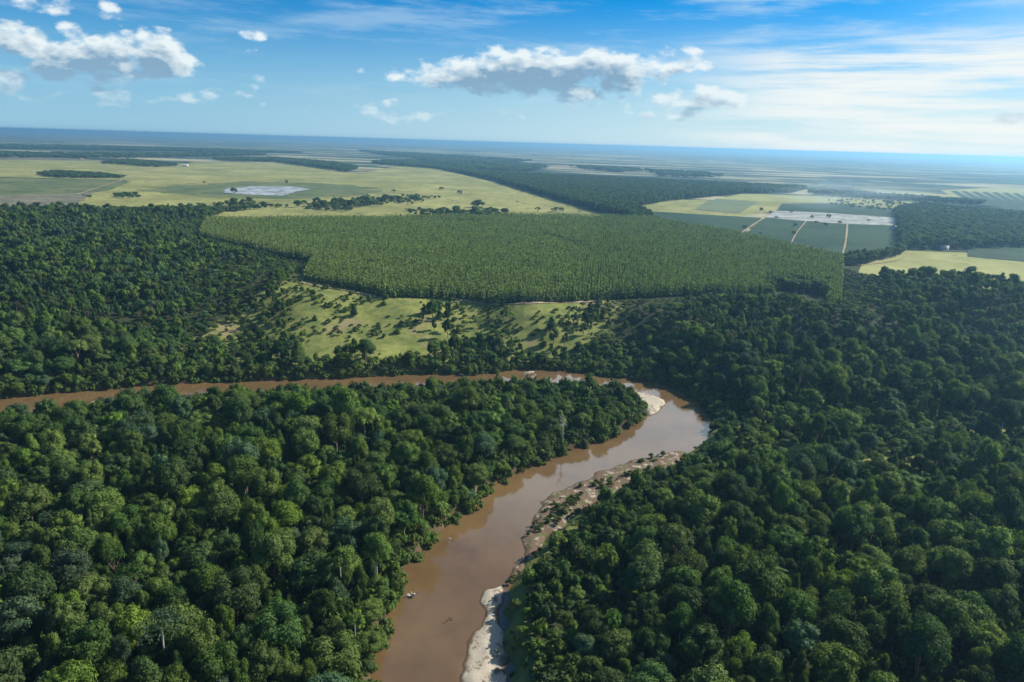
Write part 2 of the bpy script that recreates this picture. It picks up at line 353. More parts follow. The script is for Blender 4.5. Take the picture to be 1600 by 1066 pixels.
def water_fn(n, b):
    g = n.n('ShaderNodeNewGeometry').outputs['Position']; v = n.noise(g, .04, 5, .6)
    n.l(n.mix(n.smooth(n.noise(g, .016, 5, .7), .35, .65), n.mix(n.smooth(v, .3, .7), (.088, .054, .025), (.108, .067, .031)), (.140, .088, .038)), b.inputs['Base Color'])
    h = n.noise(n.vm('MULTIPLY', g, (1, 1, 1)), 1.6, 4, .6); h2 = n.noise(g, .12, 3, .6)
    bp = n.n('ShaderNodeBump'); bp.inputs['Strength'].default_value = .10; bp.inputs['Distance'].default_value = .10
    n.l(n.m('MULTIPLY', h, n.smooth(h2, .3, .7)), bp.inputs['Height']); n.l(bp.outputs[0], b.inputs['Normal']); b.inputs['IOR'].default_value = 1.6
WAT = mat('muddy_water', water_fn, .07, .5)
cen = CHANNEL
def offset(poly, dist):
    P_ = np.asarray(poly); T = np.roll(P_, -1, 0) - np.roll(P_, 1, 0); T /= np.linalg.norm(T, axis=1)[:, None] + 1e-9
    N_ = np.stack([T[:, 1], -T[:, 0]], 1); A = .5 * np.sum(P_[:, 0] * np.roll(P_[:, 1], -1) - np.roll(P_[:, 0], -1) * P_[:, 1])
    return [tuple(p) for p in P_ + N_ * (dist if A > 0 else -dist)]
_A = np.array(CHANNEL); _xs = np.arange(_A[:, 0].min() - 8, _A[:, 0].max() + 8, 3.0); _ys = np.arange(_A[:, 1].min() - 8, _A[:, 1].max() + 8, 3.0); _X, _Y = np.meshgrid(_xs, _ys); _X, _Y = _X.ravel(), _Y.ravel()
_s = sdf(CHANNEL, _X, _Y); _i = np.arange(len(_X)).reshape(len(_ys), len(_xs)); _q = np.stack([_i[:-1, :-1].ravel(), _i[:-1, 1:].ravel(), _i[1:, 1:].ravel(), _i[1:, :-1].ravel()], 1); _q = _q[(_s[_q] > -4).any(1)]
_u, _inv = np.unique(_q, return_inverse=True); tag(link(bpy.data.objects.new('river_water', npmesh('river_water', np.stack([_X, _Y, 0 * _X], 1)[_u], _inv.reshape(-1, 4), [WAT], smooth=True))), kind='structure')

def field_fn(c1, c2, sc=.02, spots=None, sp=.62, stretch=(1, 1, 1)):
    def f(n, b):
        g = n.n('ShaderNodeNewGeometry').outputs['Position']; gg = n.vm('MULTIPLY', g, stretch)
        c = n.mix(n.smooth(n.noise(gg, sc, 8, .68), .32, .68), c1, c2)
        if spots: c = n.mix(n.smooth(n.noise(g, .045, 6, .7), sp, sp + .05), c, spots)
        n.l(c, b.inputs['Base Color'])
    return f
def rows_fn(c1, c2, ang, per):
    def f(n, b):
        g = n.n('ShaderNodeNewGeometry').outputs['Position']; x, y, z = n.sep(g)
        t = n.m('SINE', n.m('MULTIPLY', n.m('ADD', n.m('MULTIPLY', x, math.cos(ang)), n.m('MULTIPLY', y, math.sin(ang))), 6.283 / per))
        n.l(n.mix(n.m('MULTIPLY', n.smooth(t, -.4, .4), n.smooth(n.noise(g, .014, 8, .75), .38, .6)), c1, c2), b.inputs['Base Color'])
    return f
M_PAST = mat('pasture_grass', field_fn((.145, .152, .046), (.27, .262, .090), .008, (.075, .10, .035), .56), 1, .1)
M_PAST2 = mat('dry_pasture', field_fn((.18, .19, .06), (.27, .27, .10), .02, (.09, .12, .04), .60), 1, .1)
M_MARSH = mat('marsh_grass', field_fn((.055, .085, .03), (.13, .14, .055), .015, (.035, .06, .025), .56), 1, .1)
M_BROWN = mat('brown_marsh', field_fn((.085, .09, .055), (.17, .155, .105), .03), 1, .1)
M_PALE = mat('lagoon_silt', field_fn((.17, .19, .22), (.36, .38, .41), .025, (.09, .12, .085), .52, (1, .5, 1)), .8, .2)
M_CROP = mat('dark_crop', rows_fn((.012, .034, .016), (.036, .070, .028), 1.25, 10.0), 1, .1)
M_CROP2 = mat('olive_crop', rows_fn((.09, .12, .06), (.14, .17, .08), 1.25, 9.0), 1, .1)
M_ASH = mat('pale_ash_field', field_fn((.16, .17, .15), (.34, .35, .33), .04, (.11, .13, .085), .54, (.3, 1, 1)), 1, .1)
M_DIRT = mat('dirt', flat((.26, .20, .13), .25, .2), 1, .1)
Zp = PLAT
def rough(poly, amp, k=8):
    P_ = np.array(smooth_poly(poly, k)); c = P_.mean(0); L = np.abs(P_ - c).max(); f = 1 + amp * (.6 * wav(P_[:, 0], P_[:, 1], L * .35, 91) + .4 * wav(P_[:, 0], P_[:, 1], L * .13, 92)); return [tuple(p) for p in c + (P_ - c) * f[:, None]]
sheet('pasture', PASTURE, Zp + .25, M_PAST)
sheet('marsh', rough(ats([(230, 296), (300, 289), (420, 284), (540, 290), (590, 300), (540, 308), (430, 311), (300, 306)], Zp), .16), Zp + .45, M_MARSH)
sheet('lagoon', rough(ats([(348, 298), (370, 293.5), (420, 291.5), (470, 293.5), (484, 296), (462, 300), (440, 306), (400, 305), (362, 303)], Zp), .10), Zp + .7, M_PALE)
sheet('marsh', ats([(-400, 320), (-400, 300), (0, 278), (160, 282), (205, 284), (170, 298), (100, 306), (0, 306)], Zp), Zp + .5, M_MARSH)
sheet('marsh', ats([(-300, 330), (-200, 306), (0, 306), (110, 303), (150, 300), (90, 338), (0, 338), (-300, 345)], Zp), Zp + .6, M_BROWN)
sheet('pasture', ats([(-300, 300), (-200, 252), (60, 250), (230, 254), (290, 256), (215, 282), (160, 281), (0, 277)], Zp), Zp + .35, M_PAST)
sheet('pasture', ats([(980, 326), (1045, 312), (1290, 316), (1500, 321), (1600, 334), (1500, 345), (1400, 330), (1200, 332), (1105, 345), (1000, 333)], Zp), Zp + .3, M_PAST)
sheet('pasture', ats([(1115, 312), (1160, 303), (1540, 316), (1500, 324), (1290, 318)], Zp), Zp + .4, M_PAST2)
sheet('pasture', ats([(1245, 300), (1300, 298), (1560, 309), (1560, 316), (1400, 311)], Zp), Zp + .6, M_PAST2)
sheet('pasture', ats([(1335, 440), (1345, 417), (1405, 392), (1520, 396), (1600, 402), (1900, 430), (1900, 525), (1600, 480), (1440, 454)], Zp), Zp + .45, M_PAST2)
sheet('crop_field', ats([(1000, 330), (1100, 336), (1190, 341), (1155, 370), (1080, 356), (1020, 345)], Zp), Zp + .7, M_CROP)
sheet('crop_field', ats([(1196, 340), (1260, 345), (1400, 354), (1406, 398), (1320, 414), (1240, 392), (1158, 372)], Zp), Zp + .7, M_CROP)
sheet('crop_field', ats([(1222, 319), (1300, 318), (1395, 327), (1398, 341), (1210, 331)], Zp), Zp + .8, M_CROP)
sheet('crop_field', ats([(1100, 318), (1120, 311), (1185, 316), (1155, 334), (1086, 328)], Zp), Zp + .8, M_CROP2)
sheet('burnt_field', ats([(1212, 330), (1300, 334), (1398, 341), (1400, 354), (1300, 350), (1196, 341)], Zp), Zp + 1.0, M_ASH)
sheet('crop_field', ats([(1510, 384), (1600, 388), (1800, 402), (1800, 430), (1600, 410), (1512, 402)], Zp), Zp + .8, M_CROP)
for pts, wd in (([(1218, 325), (1200, 338), (1180, 350), (1153, 369)], 6), ([(1260, 346), (1244, 366), (1232, 391)], 4), ([(1324, 350), (1321, 380), (1312, 411)], 5), ([(1012, 343), (1100, 358), (1240, 389), (1316, 408)], 5),
                ([(240, 262), (200, 279), (165, 290), (120, 305)], 9), ([(1262, 385), (1253, 396)], 4), ([(1345, 416), (1400, 408), (1425, 395)], 4)):
    sheet('dirt_track', ribbon(ats(pts, Zp), wd * .42, .2), Zp + 1.15, M_DIRT)
sheet('dirt_track', ribbon(ats([(0, 247), (30, 244), (120, 250), (125, 246)], Zp), 12, .2), Zp + 1.1, M_DIRT)
M_FENCE = mat('worn_fence_line', flat((.13, .14, .07), .3, .05), 1, .1)
for pts in ([(560, 272), (600, 270), (690, 270)], [(245, 290), (330, 286), (400, 284)]):
    sheet('field_boundary', ribbon(ats(pts, Zp), 5, .3), Zp + 1.2, M_FENCE)
rp = smooth_poly([at(a, b, PLAT - 1) for a, b in ((470, 443), (500, 450), (560, 461), (600, 466), (640, 461), (700, 463), (760, 468), (810, 476), (842, 477), (880, 472), (935, 470))], 10, False)
rp = np.array(rp); T = np.gradient(rp, axis=0); T /= np.linalg.norm(T, axis=1)[:, None]; Nn = np.stack([-T[:, 1], T[:, 0]], 1) * 1.9; A = rp + Nn; B_ = rp - Nn
V = np.concatenate([np.c_[A, H(A[:, 0], A[:, 1]) + .35], np.c_[B_, H(B_[:, 0], B_[:, 1]) + .35]]); n_ = len(rp); q = np.array([[i, i + 1, n_ + i + 1, n_ + i] for i in range(n_ - 1)])
tag(link(bpy.data.objects.new('dirt_track', npmesh('dirt_track', V, q, [M_DIRT], smooth=True))), kind='structure')
sheet('pasture', ats([(1470, 298), (1560, 293), (1700, 300), (1800, 345), (1600, 338), (1540, 334)], Zp), Zp + .55, M_PAST2)
for k in range(9):
    a0 = 1485 + k * 16; sheet('crop_row_strip', ats([(a0, 299 + k * .6), (a0 + 9, 298.5 + k * .6), (a0 + 80, 333 + k), (a0 + 62, 335 + k)], Zp), Zp + .9, M_CROP)
for k in range(3): sheet('crop_row_strip', ats([(1400 + k * 30, 322 + 3 * k), (1520 + k * 20, 318 + 4 * k), (1600, 322 + 5 * k), (1600, 324 + 5 * k), (1460 + k * 20, 325 + 3 * k)], Zp), Zp + .95, M_CROP)

# sandbars: low hummocky sheets that rise out of the water
def sandbar(name, polypx, step, top, m, grow=.3):
    poly = smooth_poly(ats(polypx, .4), 4); A = np.array(poly); lo, hi = A.min(0) - 8, A.max(0) + 8
    xs = np.arange(lo[0], hi[0], step); ys = np.arange(lo[1], hi[1], step); X, Y = np.meshgrid(xs, ys); X, Y = X.ravel(), Y.ravel()
    s = sdf(poly, X, Y) + grow + 1.3 * wav(X, Y, 15, 31) + .35 * wav(X, Y, 4, 33)
    z = -.5 + (top + .5) * sstep((s + 1) / 7) + .10 * wav(X, Y, 7, 40) + .03 * wav(X, Y, 2.2, 41)
    n0, n1_ = len(xs), len(ys); id_ = np.arange(n0 * n1_).reshape(n1_, n0)
    q = np.stack([id_[:-1, :-1].ravel(), id_[:-1, 1:].ravel(), id_[1:, 1:].ravel(), id_[1:, :-1].ravel()], 1); q = q[(s[q] > -3.5).any(1)]
    u, inv = np.unique(q, return_inverse=True)
    me = npmesh(name, np.stack([X, Y, z], 1)[u], inv.reshape(-1, 4), [m], smooth=True)
    return tag(link(bpy.data.objects.new(name, me)), kind='structure')
def sand_fn(bare):
    def f(n, b):
        g = n.n('ShaderNodeNewGeometry').outputs['Position']; x, y, z = n.sep(g)
        a = n.noise(g, .30, 8, .72); f_ = n.noise(g, 2.2, 4, .7)
        sand = n.mix(f_, (.29, .245, .18), (.44, .40, .32)); mud = n.mix(f_, (.085, .055, .038), (.17, .115, .08))
        c = n.mix(n.smooth(a, bare - .04, bare + .05), mud, sand)
        c = n.mix(n.m('MULTIPLY', n.smooth(n.noise(g, .28, 6, .72), .52 if bare > .5 else .58, .60 if bare > .5 else .66), .85), c, (.065, .10, .028))
        c = n.mix(n.smooth(z, .36, .05), c, (.085, .055, .033)); n.l(c, b.inputs['Base Color'])
        bp = n.n('ShaderNodeBump'); bp.inputs['Strength'].default_value = .8; bp.inputs['Distance'].default_value = .4; n.l(a, bp.inputs['Height']); n.l(bp.outputs[0], b.inputs['Normal'])
    return f
SAND = mat('white_sand', sand_fn(.42), 1, .1); MIXS = mat('scrubby_sand', sand_fn(.565), 1, .1)
BAR1 = [(1085, 700), (1040, 706), (1000, 715), (960, 726), (925, 742), (890, 756), (858, 768), (838, 792), (824, 825), (815, 855), (806, 880), (794, 900), (784, 916), (792, 922), (832, 875), (870, 835), (915, 798), (965, 770), (1010, 748), (1060, 728)]
BAR2 = [(788, 910), (765, 916), (750, 940), (742, 975), (730, 1015), (716, 1066), (690, 1180), (660, 1400), (870, 1400), (825, 1180), (800, 1066), (795, 1020), (788, 970), (793, 930)]
sandbar('sandbar', BAR1, .7, .75, MIXS, 1.2); sandbar('sandbar', BAR2, .6, .7, SAND, 1.4)
sandbar('sandbar', [(955, 603), (985, 606), (1020, 615), (1040, 626), (1043, 634), (1030, 646), (1012, 655), (1000, 640), (975, 620), (950, 612)], .8, 1.3, SAND)
for p, m_, tp in (([(128, 628), (150, 622), (176, 621), (182, 627), (168, 634), (138, 638)], SAND, .6), ([(520, 604), (548, 599), (580, 597), (600, 600), (572, 605), (535, 607)], MIXS, .35), ([(60, 636), (92, 633), (100, 636), (72, 640)], MIXS, .3),
                  ([(640, 594), (675, 591), (705, 592), (690, 596), (652, 597)], MIXS, .3), ([(806, 582), (828, 578), (842, 580), (830, 584)], SAND, .7), ([(250, 607), (300, 601), (345, 600), (330, 604), (285, 608)], MIXS, .25), ([(345, 601), (400, 597), (430, 596), (405, 601)], MIXS, .3)):
    sandbar('sandbar', p, .8, tp, m_)

# ------------------------------------------------------------------ tree forms
def tube_np(pts, rad, k=6):
    P_ = np.asarray(pts, float); n = len(P_); T = np.gradient(P_, axis=0); T /= np.linalg.norm(T, axis=1)[:, None] + 1e-9
    up = np.array([.31, .95, .05]); A = np.cross(T, up); A /= np.linalg.norm(A, axis=1)[:, None] + 1e-9; B = np.cross(T, A)
    th = np.arange(k) * 6.2832 / k; V = (P_[:, None] + (A[:, None] * np.cos(th)[None, :, None] + B[:, None] * np.sin(th)[None, :, None]) * np.asarray(rad)[:, None, None]).reshape(-1, 3)
    q = [[i * k + j, i * k + (j + 1) % k, (i + 1) * k + (j + 1) % k, (i + 1) * k + j] for i in range(n - 1) for j in range(k)]
    return V, np.array(q)
def join(parts):
    Vs, Qs, o_ = [], [], 0
    for v, q in parts: Vs.append(v); Qs.append(q + o_); o_ += len(v)
    return np.concatenate(Vs), np.concatenate(Qs)
def ico(sub):
    import bmesh
    bm = bmesh.new(); bmesh.ops.create_icosphere(bm, subdivisions=sub, radius=1); v = np.array([x.co[:] for x in bm.verts]); f = np.array([[y.index for y in x.verts] for x in bm.faces]); bm.free(); return v, f
ICO1 = ico(1); ICO2 = ico(2)
def crown_np(shape, R_, Hh, base, nl, nleaf, leaf, rs, lobe=.34, core=True):
    """leaf clumps in lobes spread over a crown: radius R_, top at Hh, foliage from `base` upward"""
    lobes = []
    hh = (Hh - base)
    for i in range(nl):
        th = rs.uniform(0, 6.283); u = rs.uniform(0, 1)
        if shape == 'round': ph = math.acos(1 - u * 1.45); r = R_ * .72 * rs.uniform(.8, 1.1); c = (r * math.sin(ph) * math.cos(th), r * math.sin(ph) * math.sin(th), base + hh * .38 + r * math.cos(ph) * hh * .62 / R_); lr = R_ * lobe * rs.uniform(.65, 1.25)
        elif shape == 'flat': rr = R_ * .82 * math.sqrt(u); c = (rr * math.cos(th), rr * math.sin(th), base + hh * (.72 - .38 * (rr / R_) ** 2) + rs.uniform(-.5, .3)); lr = R_ * lobe * .8 * rs.uniform(.6, 1.2)
        elif shape == 'open': ph = math.acos(1 - u * 1.1); r = R_ * .8 * rs.uniform(.55, 1.1); c = (r * math.sin(ph) * math.cos(th), r * math.sin(ph) * math.sin(th), base + hh * .3 + r * math.cos(ph) * hh * .6 / R_); lr = R_ * lobe * .62 * rs.uniform(.6, 1.3)
        else: t = u ** 1.2; r = R_ * (1 - t) ** .7 * .62; c = (r * math.cos(th), r * math.sin(th), base + hh * (.05 + t * .82)); lr = R_ * (.25 + .35 * (1 - t)) * rs.uniform(.8, 1.2)
        lobes.append((c, lr))
    Vs, Ts, Qs, o_ = [], [], [], 0
    for (c, lr) in lobes:
        c = np.array(c); sc = np.array([1, 1, .95]) * lr
        if core:
            v, f = ICO1; jit = 1 + .25 * rs.uniform(-1, 1, len(v))[:, None]; Vs.append(c + v * jit * sc * .80); Ts.append(f + o_); o_ += len(v)
        k = max(6, int(nleaf * (lr / (R_ * lobe)) ** 2))
        d_ = rs.normal(size=(k, 3)); d_ /= np.linalg.norm(d_, axis=1)[:, None]; d_[:, 2] = np.where(d_[:, 2] < -.3, -d_[:, 2], d_[:, 2])
        bum = 1 + .16 * np.sin(d_[:, :1] * 7 + c[0]) * np.sin(d_[:, 1:2] * 7 + c[1])
        pc = c + d_ * sc * bum * rs.uniform(.82, 1.12, (k, 1))
        nrm = d_ + rs.normal(size=(k, 3)) * .34; nrm /= np.linalg.norm(nrm, axis=1)[:, None]
        t1 = np.cross(nrm, rs.normal(size=(k, 3))); t1 /= np.linalg.norm(t1, axis=1)[:, None]; t2 = np.cross(nrm, t1)
        s = leaf * rs.uniform(.6, 1.35, (k, 1))
        q = np.stack([pc - t1 * s, pc - t2 * s * .62 + nrm * s * .15, pc + t1 * s, pc + t2 * s * .62 + nrm * s * .15], 1).reshape(-1, 3)
        Vs.append(q); Qs.append(np.arange(4 * k).reshape(k, 4) + o_); o_ += 4 * k
    return np.concatenate(Vs), (np.concatenate(Ts) if Ts else None), np.concatenate(Qs), lobes
def trunk_np(Hh, base, lobes, r0, rs, nb=5):
    ln = rs.uniform(-.4, .4, 2); top = base + (Hh - base) * .45
    pts = [(ln[0] * t * t, ln[1] * t * t, t * top - .6) for t in np.linspace(0, 1, 6)]; parts = [tube_np(pts, np.linspace(r0, r0 * .55, 6), 7)]
    for i in rs.choice(len(lobes), min(nb, len(lobes)), replace=False):
        c, lr = lobes[i]; a = np.array([ln[0] * .6, ln[1] * .6, base * .85 + .2]); b = np.array(c); mid = (a + b) / 2 + np.array([0, 0, -.3])
        parts.append(tube_np([a, mid, b], [r0 * .5, r0 * .35, r0 * .15], 5))
    return join(parts)
FORMS = []   # (crown mesh pieces, trunk pieces, shape)
def form(shape, R_, Hh, base, nl, nleaf, leaf, seed, r0=.28, lobe=.34, core=True):
    rs = np.random.RandomState(seed); V, T, Qd, lb = crown_np(shape, R_, Hh, base, nl, nleaf, leaf, rs, lobe, core); tv, tq = trunk_np(Hh, base, lb, r0, rs); t0 = trunk_np(Hh, base, lb, r0, rs, 0); return (V, T, Qd, tv, tq, t0)
def crown_mesh(nm, f, m):
    V, T, Qd, tv, tq = f[:5]; return npmesh(nm, V, [T, Qd] if T is not None else [Qd], [m])
def trunk_mesh(nm, f, m):
    v, q = f[5] if m is PALE and len(f) > 5 else (f[3], f[4]); return npmesh(nm, v, q, [m], smooth=True)
def whole_mesh(nm, f, m, bark, trunk=True):
    V, T, Qd, tv, tq = f[:5]; Fs = ([T] if T is not None else []) + [Qd]; mi = [0] * sum(len(x) for x in Fs)
    if trunk: Fs.append(tq + len(V)); mi += [1] * len(tq); V = np.concatenate([V, tv])
    return npmesh(nm, V, Fs, [m, bark], mi)
# all drawn for a 4 m crown radius on a 13 m tree
NEARF = [('domed', form('round', 4, 13, 4.0, 40, 150, .225, 1)), ('domed', form('round', 4, 13, 3.6, 30, 180, .235, 2, lobe=.40)), ('billowing', form('round', 4, 13, 4.5, 24, 230, .24, 3, lobe=.46)),
         ('spreading', form('flat', 4.4, 12, 4.5, 30, 150, .22, 4, lobe=.36)), ('airy', form('open', 4, 13, 4, 50, 90, .21, 5, lobe=.36, core=False)), ('uneven', form('open', 4, 13.5, 3, 34, 140, .23, 6, lobe=.52)),
         ('narrow', form('cone', 3.4, 14, 2.5, 38, 120, .23, 7))]
FARF = [form('round', 4, 13, 2.5, 16, 42, .50, 21, lobe=.42), form('round', 4, 13, 2.0, 12, 50, .5, 22, lobe=.5), form('flat', 4.4, 12, 3, 14, 40, .5, 23, lobe=.44), form('open', 4, 13, 2.5, 20, 32, .45, 24, lobe=.42), form('cone', 3.6, 14, 1.5, 16, 36, .5, 25)]
BUSHF = [form('round', 4, 6.5, -1.0, 14, 40, .42, 31, .1, lobe=.45), form('flat', 4, 5.0, -.5, 14, 40, .42, 32, .1, lobe=.42), form('open', 4, 7, -1, 16, 34, .42, 33, .1, lobe=.5)]
EUF = [form('cone', 1.5, 12.5, .8, 9, 13, .48, 41 + i, .09) for i in range(4)]

def palm(seed, m, bark, n=16, L=3.6, h=11):
    rs = np.random.RandomState(seed); V, Qd = [], []
    for i in range(n):
        th = 6.283 * i / n + rs.uniform(-.2, .2); up = rs.uniform(.1, 1.1); pts = []
        for t in np.linspace(0, 1, 7): pts.append(np.array([math.cos(th) * L * t, math.sin(th) * L * t, h + up * 1.6 * t * 1.6 - 2.6 * t * t]))
        side = np.array([-math.sin(th), math.cos(th), 0])
        for j in range(6):
            w0 = .55 * math.sin(math.pi * (j + .25) / 6.4) + .06; w1 = .55 * math.sin(math.pi * (j + 1.25) / 6.4) + .04
            for sg in (-1, 1):
                o_ = len(V); dr = np.array([0, 0, -.35]); V += [pts[j], pts[j + 1] * .9 + pts[j] * .1, pts[j + 1] + (side * sg + dr) * w1, pts[j] + (side * sg + dr) * w0 + (pts[j + 1] - pts[j]) * .5]; Qd.append([o_, o_ + 1, o_ + 2, o_ + 3])
    tv, tq = tube_np([(0, 0, -.5), (.15, 0, h * .4), (.1, .1, h * .8), (0, 0, h)], [.2, .16, .14, .13], 7)
    return (np.array(V), None, np.array(Qd), tv, tq)

# ------------------------------------------------------------------ scatter of uncountable growth
def gn_scatter(name, label, cat, meshes, pts, rz, sc, vi, tilt=None):
    colc = bpy.data.collections.new(name + '_forms')
    for i, m_ in enumerate(meshes): colc.objects.link(bpy.data.objects.new('%s_form_%02d' % (name, i), m_))
    me = bpy.data.meshes.new(name); pts = np.asarray(pts, np.float32); me.vertices.add(len(pts)); me.vertices.foreach_set('co', pts.ravel())
    for nm, ty, arr, key in (('rz', 'FLOAT_VECTOR', np.stack([np.zeros(len(pts)) if tilt is None else tilt, np.zeros(len(pts)), rz], 1), 'vector'), ('sc', 'FLOAT_VECTOR', sc, 'vector'), ('vi', 'INT', vi, 'value')):
        a = me.attributes.new(nm, ty, 'POINT'); a.data.foreach_set(key, np.asarray(arr, np.int32 if ty == 'INT' else np.float32).ravel())
    for m_ in meshes:
        for mm in m_.materials:
            if mm and mm.name not in me.materials: me.materials.append(mm)
    o = link(bpy.data.objects.new(name, me)); g = bpy.data.node_groups.new(name, 'GeometryNodeTree')
    g.interface.new_socket('Geometry', in_out='INPUT', socket_type='NodeSocketGeometry'); g.interface.new_socket('Geometry', in_out='OUTPUT', socket_type='NodeSocketGeometry')
    N = g.nodes; I = N.new('NodeGroupInput'); O = N.new('NodeGroupOutput'); ip = N.new('GeometryNodeInstanceOnPoints'); ci = N.new('GeometryNodeCollectionInfo')
    ci.inputs[0].default_value = colc; ci.inputs[1].default_value = True; ci.inputs[2].default_value = True
    def na(k, t): x = N.new('GeometryNodeInputNamedAttribute'); x.data_type = t; x.inputs[0].default_value = k; return next(s for s in x.outputs if s.enabled and s.name == 'Attribute')
    e2 = N.new('FunctionNodeEulerToRotation'); L = g.links.new
    L(I.outputs[0], ip.inputs['Points']); L(ci.outputs[0], ip.inputs['Instance']); ip.inputs['Pick Instance'].default_value = True
    L(na('vi', 'INT'), ip.inputs['Instance Index']); L(na('rz', 'FLOAT_VECTOR'), e2.inputs[0]); L(e2.outputs[0], ip.inputs['Rotation']); L(na('sc', 'FLOAT_VECTOR'), ip.inputs['Scale']); L(ip.outputs[0], O.inputs[0])
    md = o.modifiers.new('growth', 'NODES'); md.node_group = g
    return tag(o, label, cat, kind='stuff')

def throw(cand, rad, gap):
    """keep candidates that stay clear of those already kept"""
    cell = 8.0; grid = {}; keep = []
    for i in range(len(cand)):
        x, y = cand[i]; r = rad[i]; cx, cy = int(x // cell), int(y // cell); ok = True
        for ix in (-1, 0, 1):
            for iy in (-1, 0, 1):
                for j in grid.get((cx + ix, cy + iy), ()):
                    dx = cand[j][0] - x; dy = cand[j][1] - y; m_ = gap * (r + rad[j])
                    if dx * dx + dy * dy < m_ * m_: ok = False; break
                if not ok: break
            if not ok: break
        if ok: grid.setdefault((cx, cy), []).append(i); keep.append(i)
    return np.array(keep)
def proj(x, y, z):
    v = Vector((x, y, z - CAM_H)); d = v.dot(F); return 800 + FPX * v.dot(R) / d, 533 - FPX * v.dot(U) / d, d

# forest limits in plan
Fp_all = ats([(-300, 1500), (-700, 800), (-700, 335), (0, 335), (325, 334), (318, 350), (306, 374), (420, 400), (490, 412), (474, 440), (600, 466), (840, 476), (935, 468), (1100, 466), (1240, 466), (1312, 494), (1322, 424), (1345, 434), (1440, 446),
              (1600, 470), (2300, 530), (2300, 800), (1900, 1500)], PLAT)
def in_forest(X, Y):
    return (sdf(Fp_all, X, Y) > 0)
EX = [(SLOPE, 1.0)] + [(p, .95) for p in CLEAR_R] + [(SLOPE2, .6)]
def scatter(n, lo, hi, amax=.98, gap=.80, rmean=1.7, rsd=.48, rmin=1.1, rmax=5.8):
    Y = lo + (hi - lo) * np.sqrt(RS.uniform(0, 1, n)); X = Y * RS.uniform(-amax, amax, n)
    r = np.clip(np.exp(RS.normal(math.log(rmean), rsd, n)), rmin, rmax); o_ = np.argsort(-r * RS.uniform(.6, 1, n)); X, Y, r = X[o_], Y[o_], r[o_]
    ok = in_forest(X, Y) | (Y < 200); c = sdf(CHANNEL, X, Y); ok &= c < -1.2 - .42 * r
    ok &= ~((c > np.where(Y > 165, -10.5, -3.0) - .45 * r) & right_bank(X, Y))
    for p, pr in EX: ok &= ~(RS.uniform(0, 1, n) < pr * sstep(.25 + (sdf(p, X, Y) + 7 * wav(X, Y, 26, 3)) / 26))
    X, Y, r, c = X[ok], Y[ok], r[ok], c[ok]; k = throw(np.stack([X, Y], 1), r, gap); return X[k], Y[k], r[k], c[k]
nX, nY, nr, nc = scatter(110000, 70, 400, 1.0, .86)
mX, mY, mr, mc = scatter(380000, 400, 1300, 1.0, .76, 2.15, .38, 1.4, 5.6)
VINE = ats([(800, 900), (850, 862), (960, 875), (1000, 925), (910, 985), (890, 1066), (860, 1180), (790, 1180)], 5)
def VINE_(X, Y): return sdf(VINE, X, Y) > 2 * wav(X, Y, 14, 9)
nz = H(nX, nY); mz = H(mX, mY)
def heights(X, Y, r, c, base=5.4):
    pl = sdf(PLANT, X, Y); h = base + .6 + r * 1.95 + RS.uniform(-3.0, 3.4, len(r)) + 1.5 * wav(X, Y, 45, 12); rb = right_bank(X, Y)
    k = np.where(rb, .30 + .70 * sstep((-c - 2) / 26), np.where(Y > 250, .50 + .5 * sstep((-c - 1) / 22), .62 + .38 * sstep((-c - 1) / 9)))
    h = h * k; D = -c; rbk = rb; tip = (X > 52) & (Y > 235) & (X < np.interp(Y, [235, 330, 400], [120, 115, 60]))
    h = np.where(rbk, np.minimum(h, .8 + .36 * D), h); h = np.where(tip, np.minimum(h, 2.0 + .42 * D), h); h = np.where(~rb & (Y > 250) & ~tip, np.minimum(h, np.where(X < -190, 4.0, 6.5) + .6 * D), h); k = 1.0
    gs_ = sstep((sdf(SLOPE, X, Y) + 80) / 45) * (sdf(SLOPE, X, Y) < 0); h = np.where((pl < 0) & (pl > -32), np.minimum(h, 3.6 - pl * .14), h); return np.maximum(h * k * (1 - .58 * gs_), 2.2)
nh = heights(nX, nY, nr, nc); mh = heights(mX, mY, mr, mc); nr = np.minimum(nr, nh * .40 + .5); mr = np.minimum(mr, mh * .42 + .6)
# low growth closing the canopy between the near trees, and along the water
def addbush(n, lo, hi, test):
    Y = lo + (hi - lo) * np.sqrt(RS.uniform(0, 1, n)); X = Y * RS.uniform(-1, 1, n); c = sdf(CHANNEL, X, Y); k = test(X, Y, c); return X[k], Y[k], c[k]

tone = wav(nX, nY, 70, 51)
u_ = RS.uniform(0, 1, len(nX)) + .10 * tone
nmat = np.where(u_ < .42, 0, np.where(u_ < .82, 1, np.where(u_ < .91, 2, 3))); nform = RS.choice(7, len(nX), p=[.25, .24, .20, .04, .06, .16, .05]); nrz = RS.uniform(0, 6.283, len(nX)); nh = nh * RS.uniform(.82, 1.16, len(nX))

low_ = right_bank(nX, nY) & (nc > -16) & (nY < 180); low_ |= VINE_(nX, nY); nmat = np.where(low_, RS.choice([1, 2, 2, 2], len(nX)), nmat); nr = np.where(low_, np.minimum(nr, 2.3), nr); nh = np.where(low_, np.minimum(nh, 5.0), nh)
OPEN = ats([(1120, 655), (1250, 640), (1600, 655), (1750, 700), (1700, 830), (1500, 800), (1300, 755), (1130, 700)], 3); op_ = sdf(OPEN, nX, nY) > 6 * wav(nX, nY, 30, 19)
nh = np.where(op_ & (RS.uniform(0, 1, len(nX)) < .75), np.minimum(nh * .55, 6.5), nh); nr = np.where(op_, np.minimum(nr, nh * .42 + .6), nr); nmat = np.where(op_ & (RS.uniform(0, 1, len(nX)) < .6), RS.choice([1, 2, 3], len(nX)), nmat)
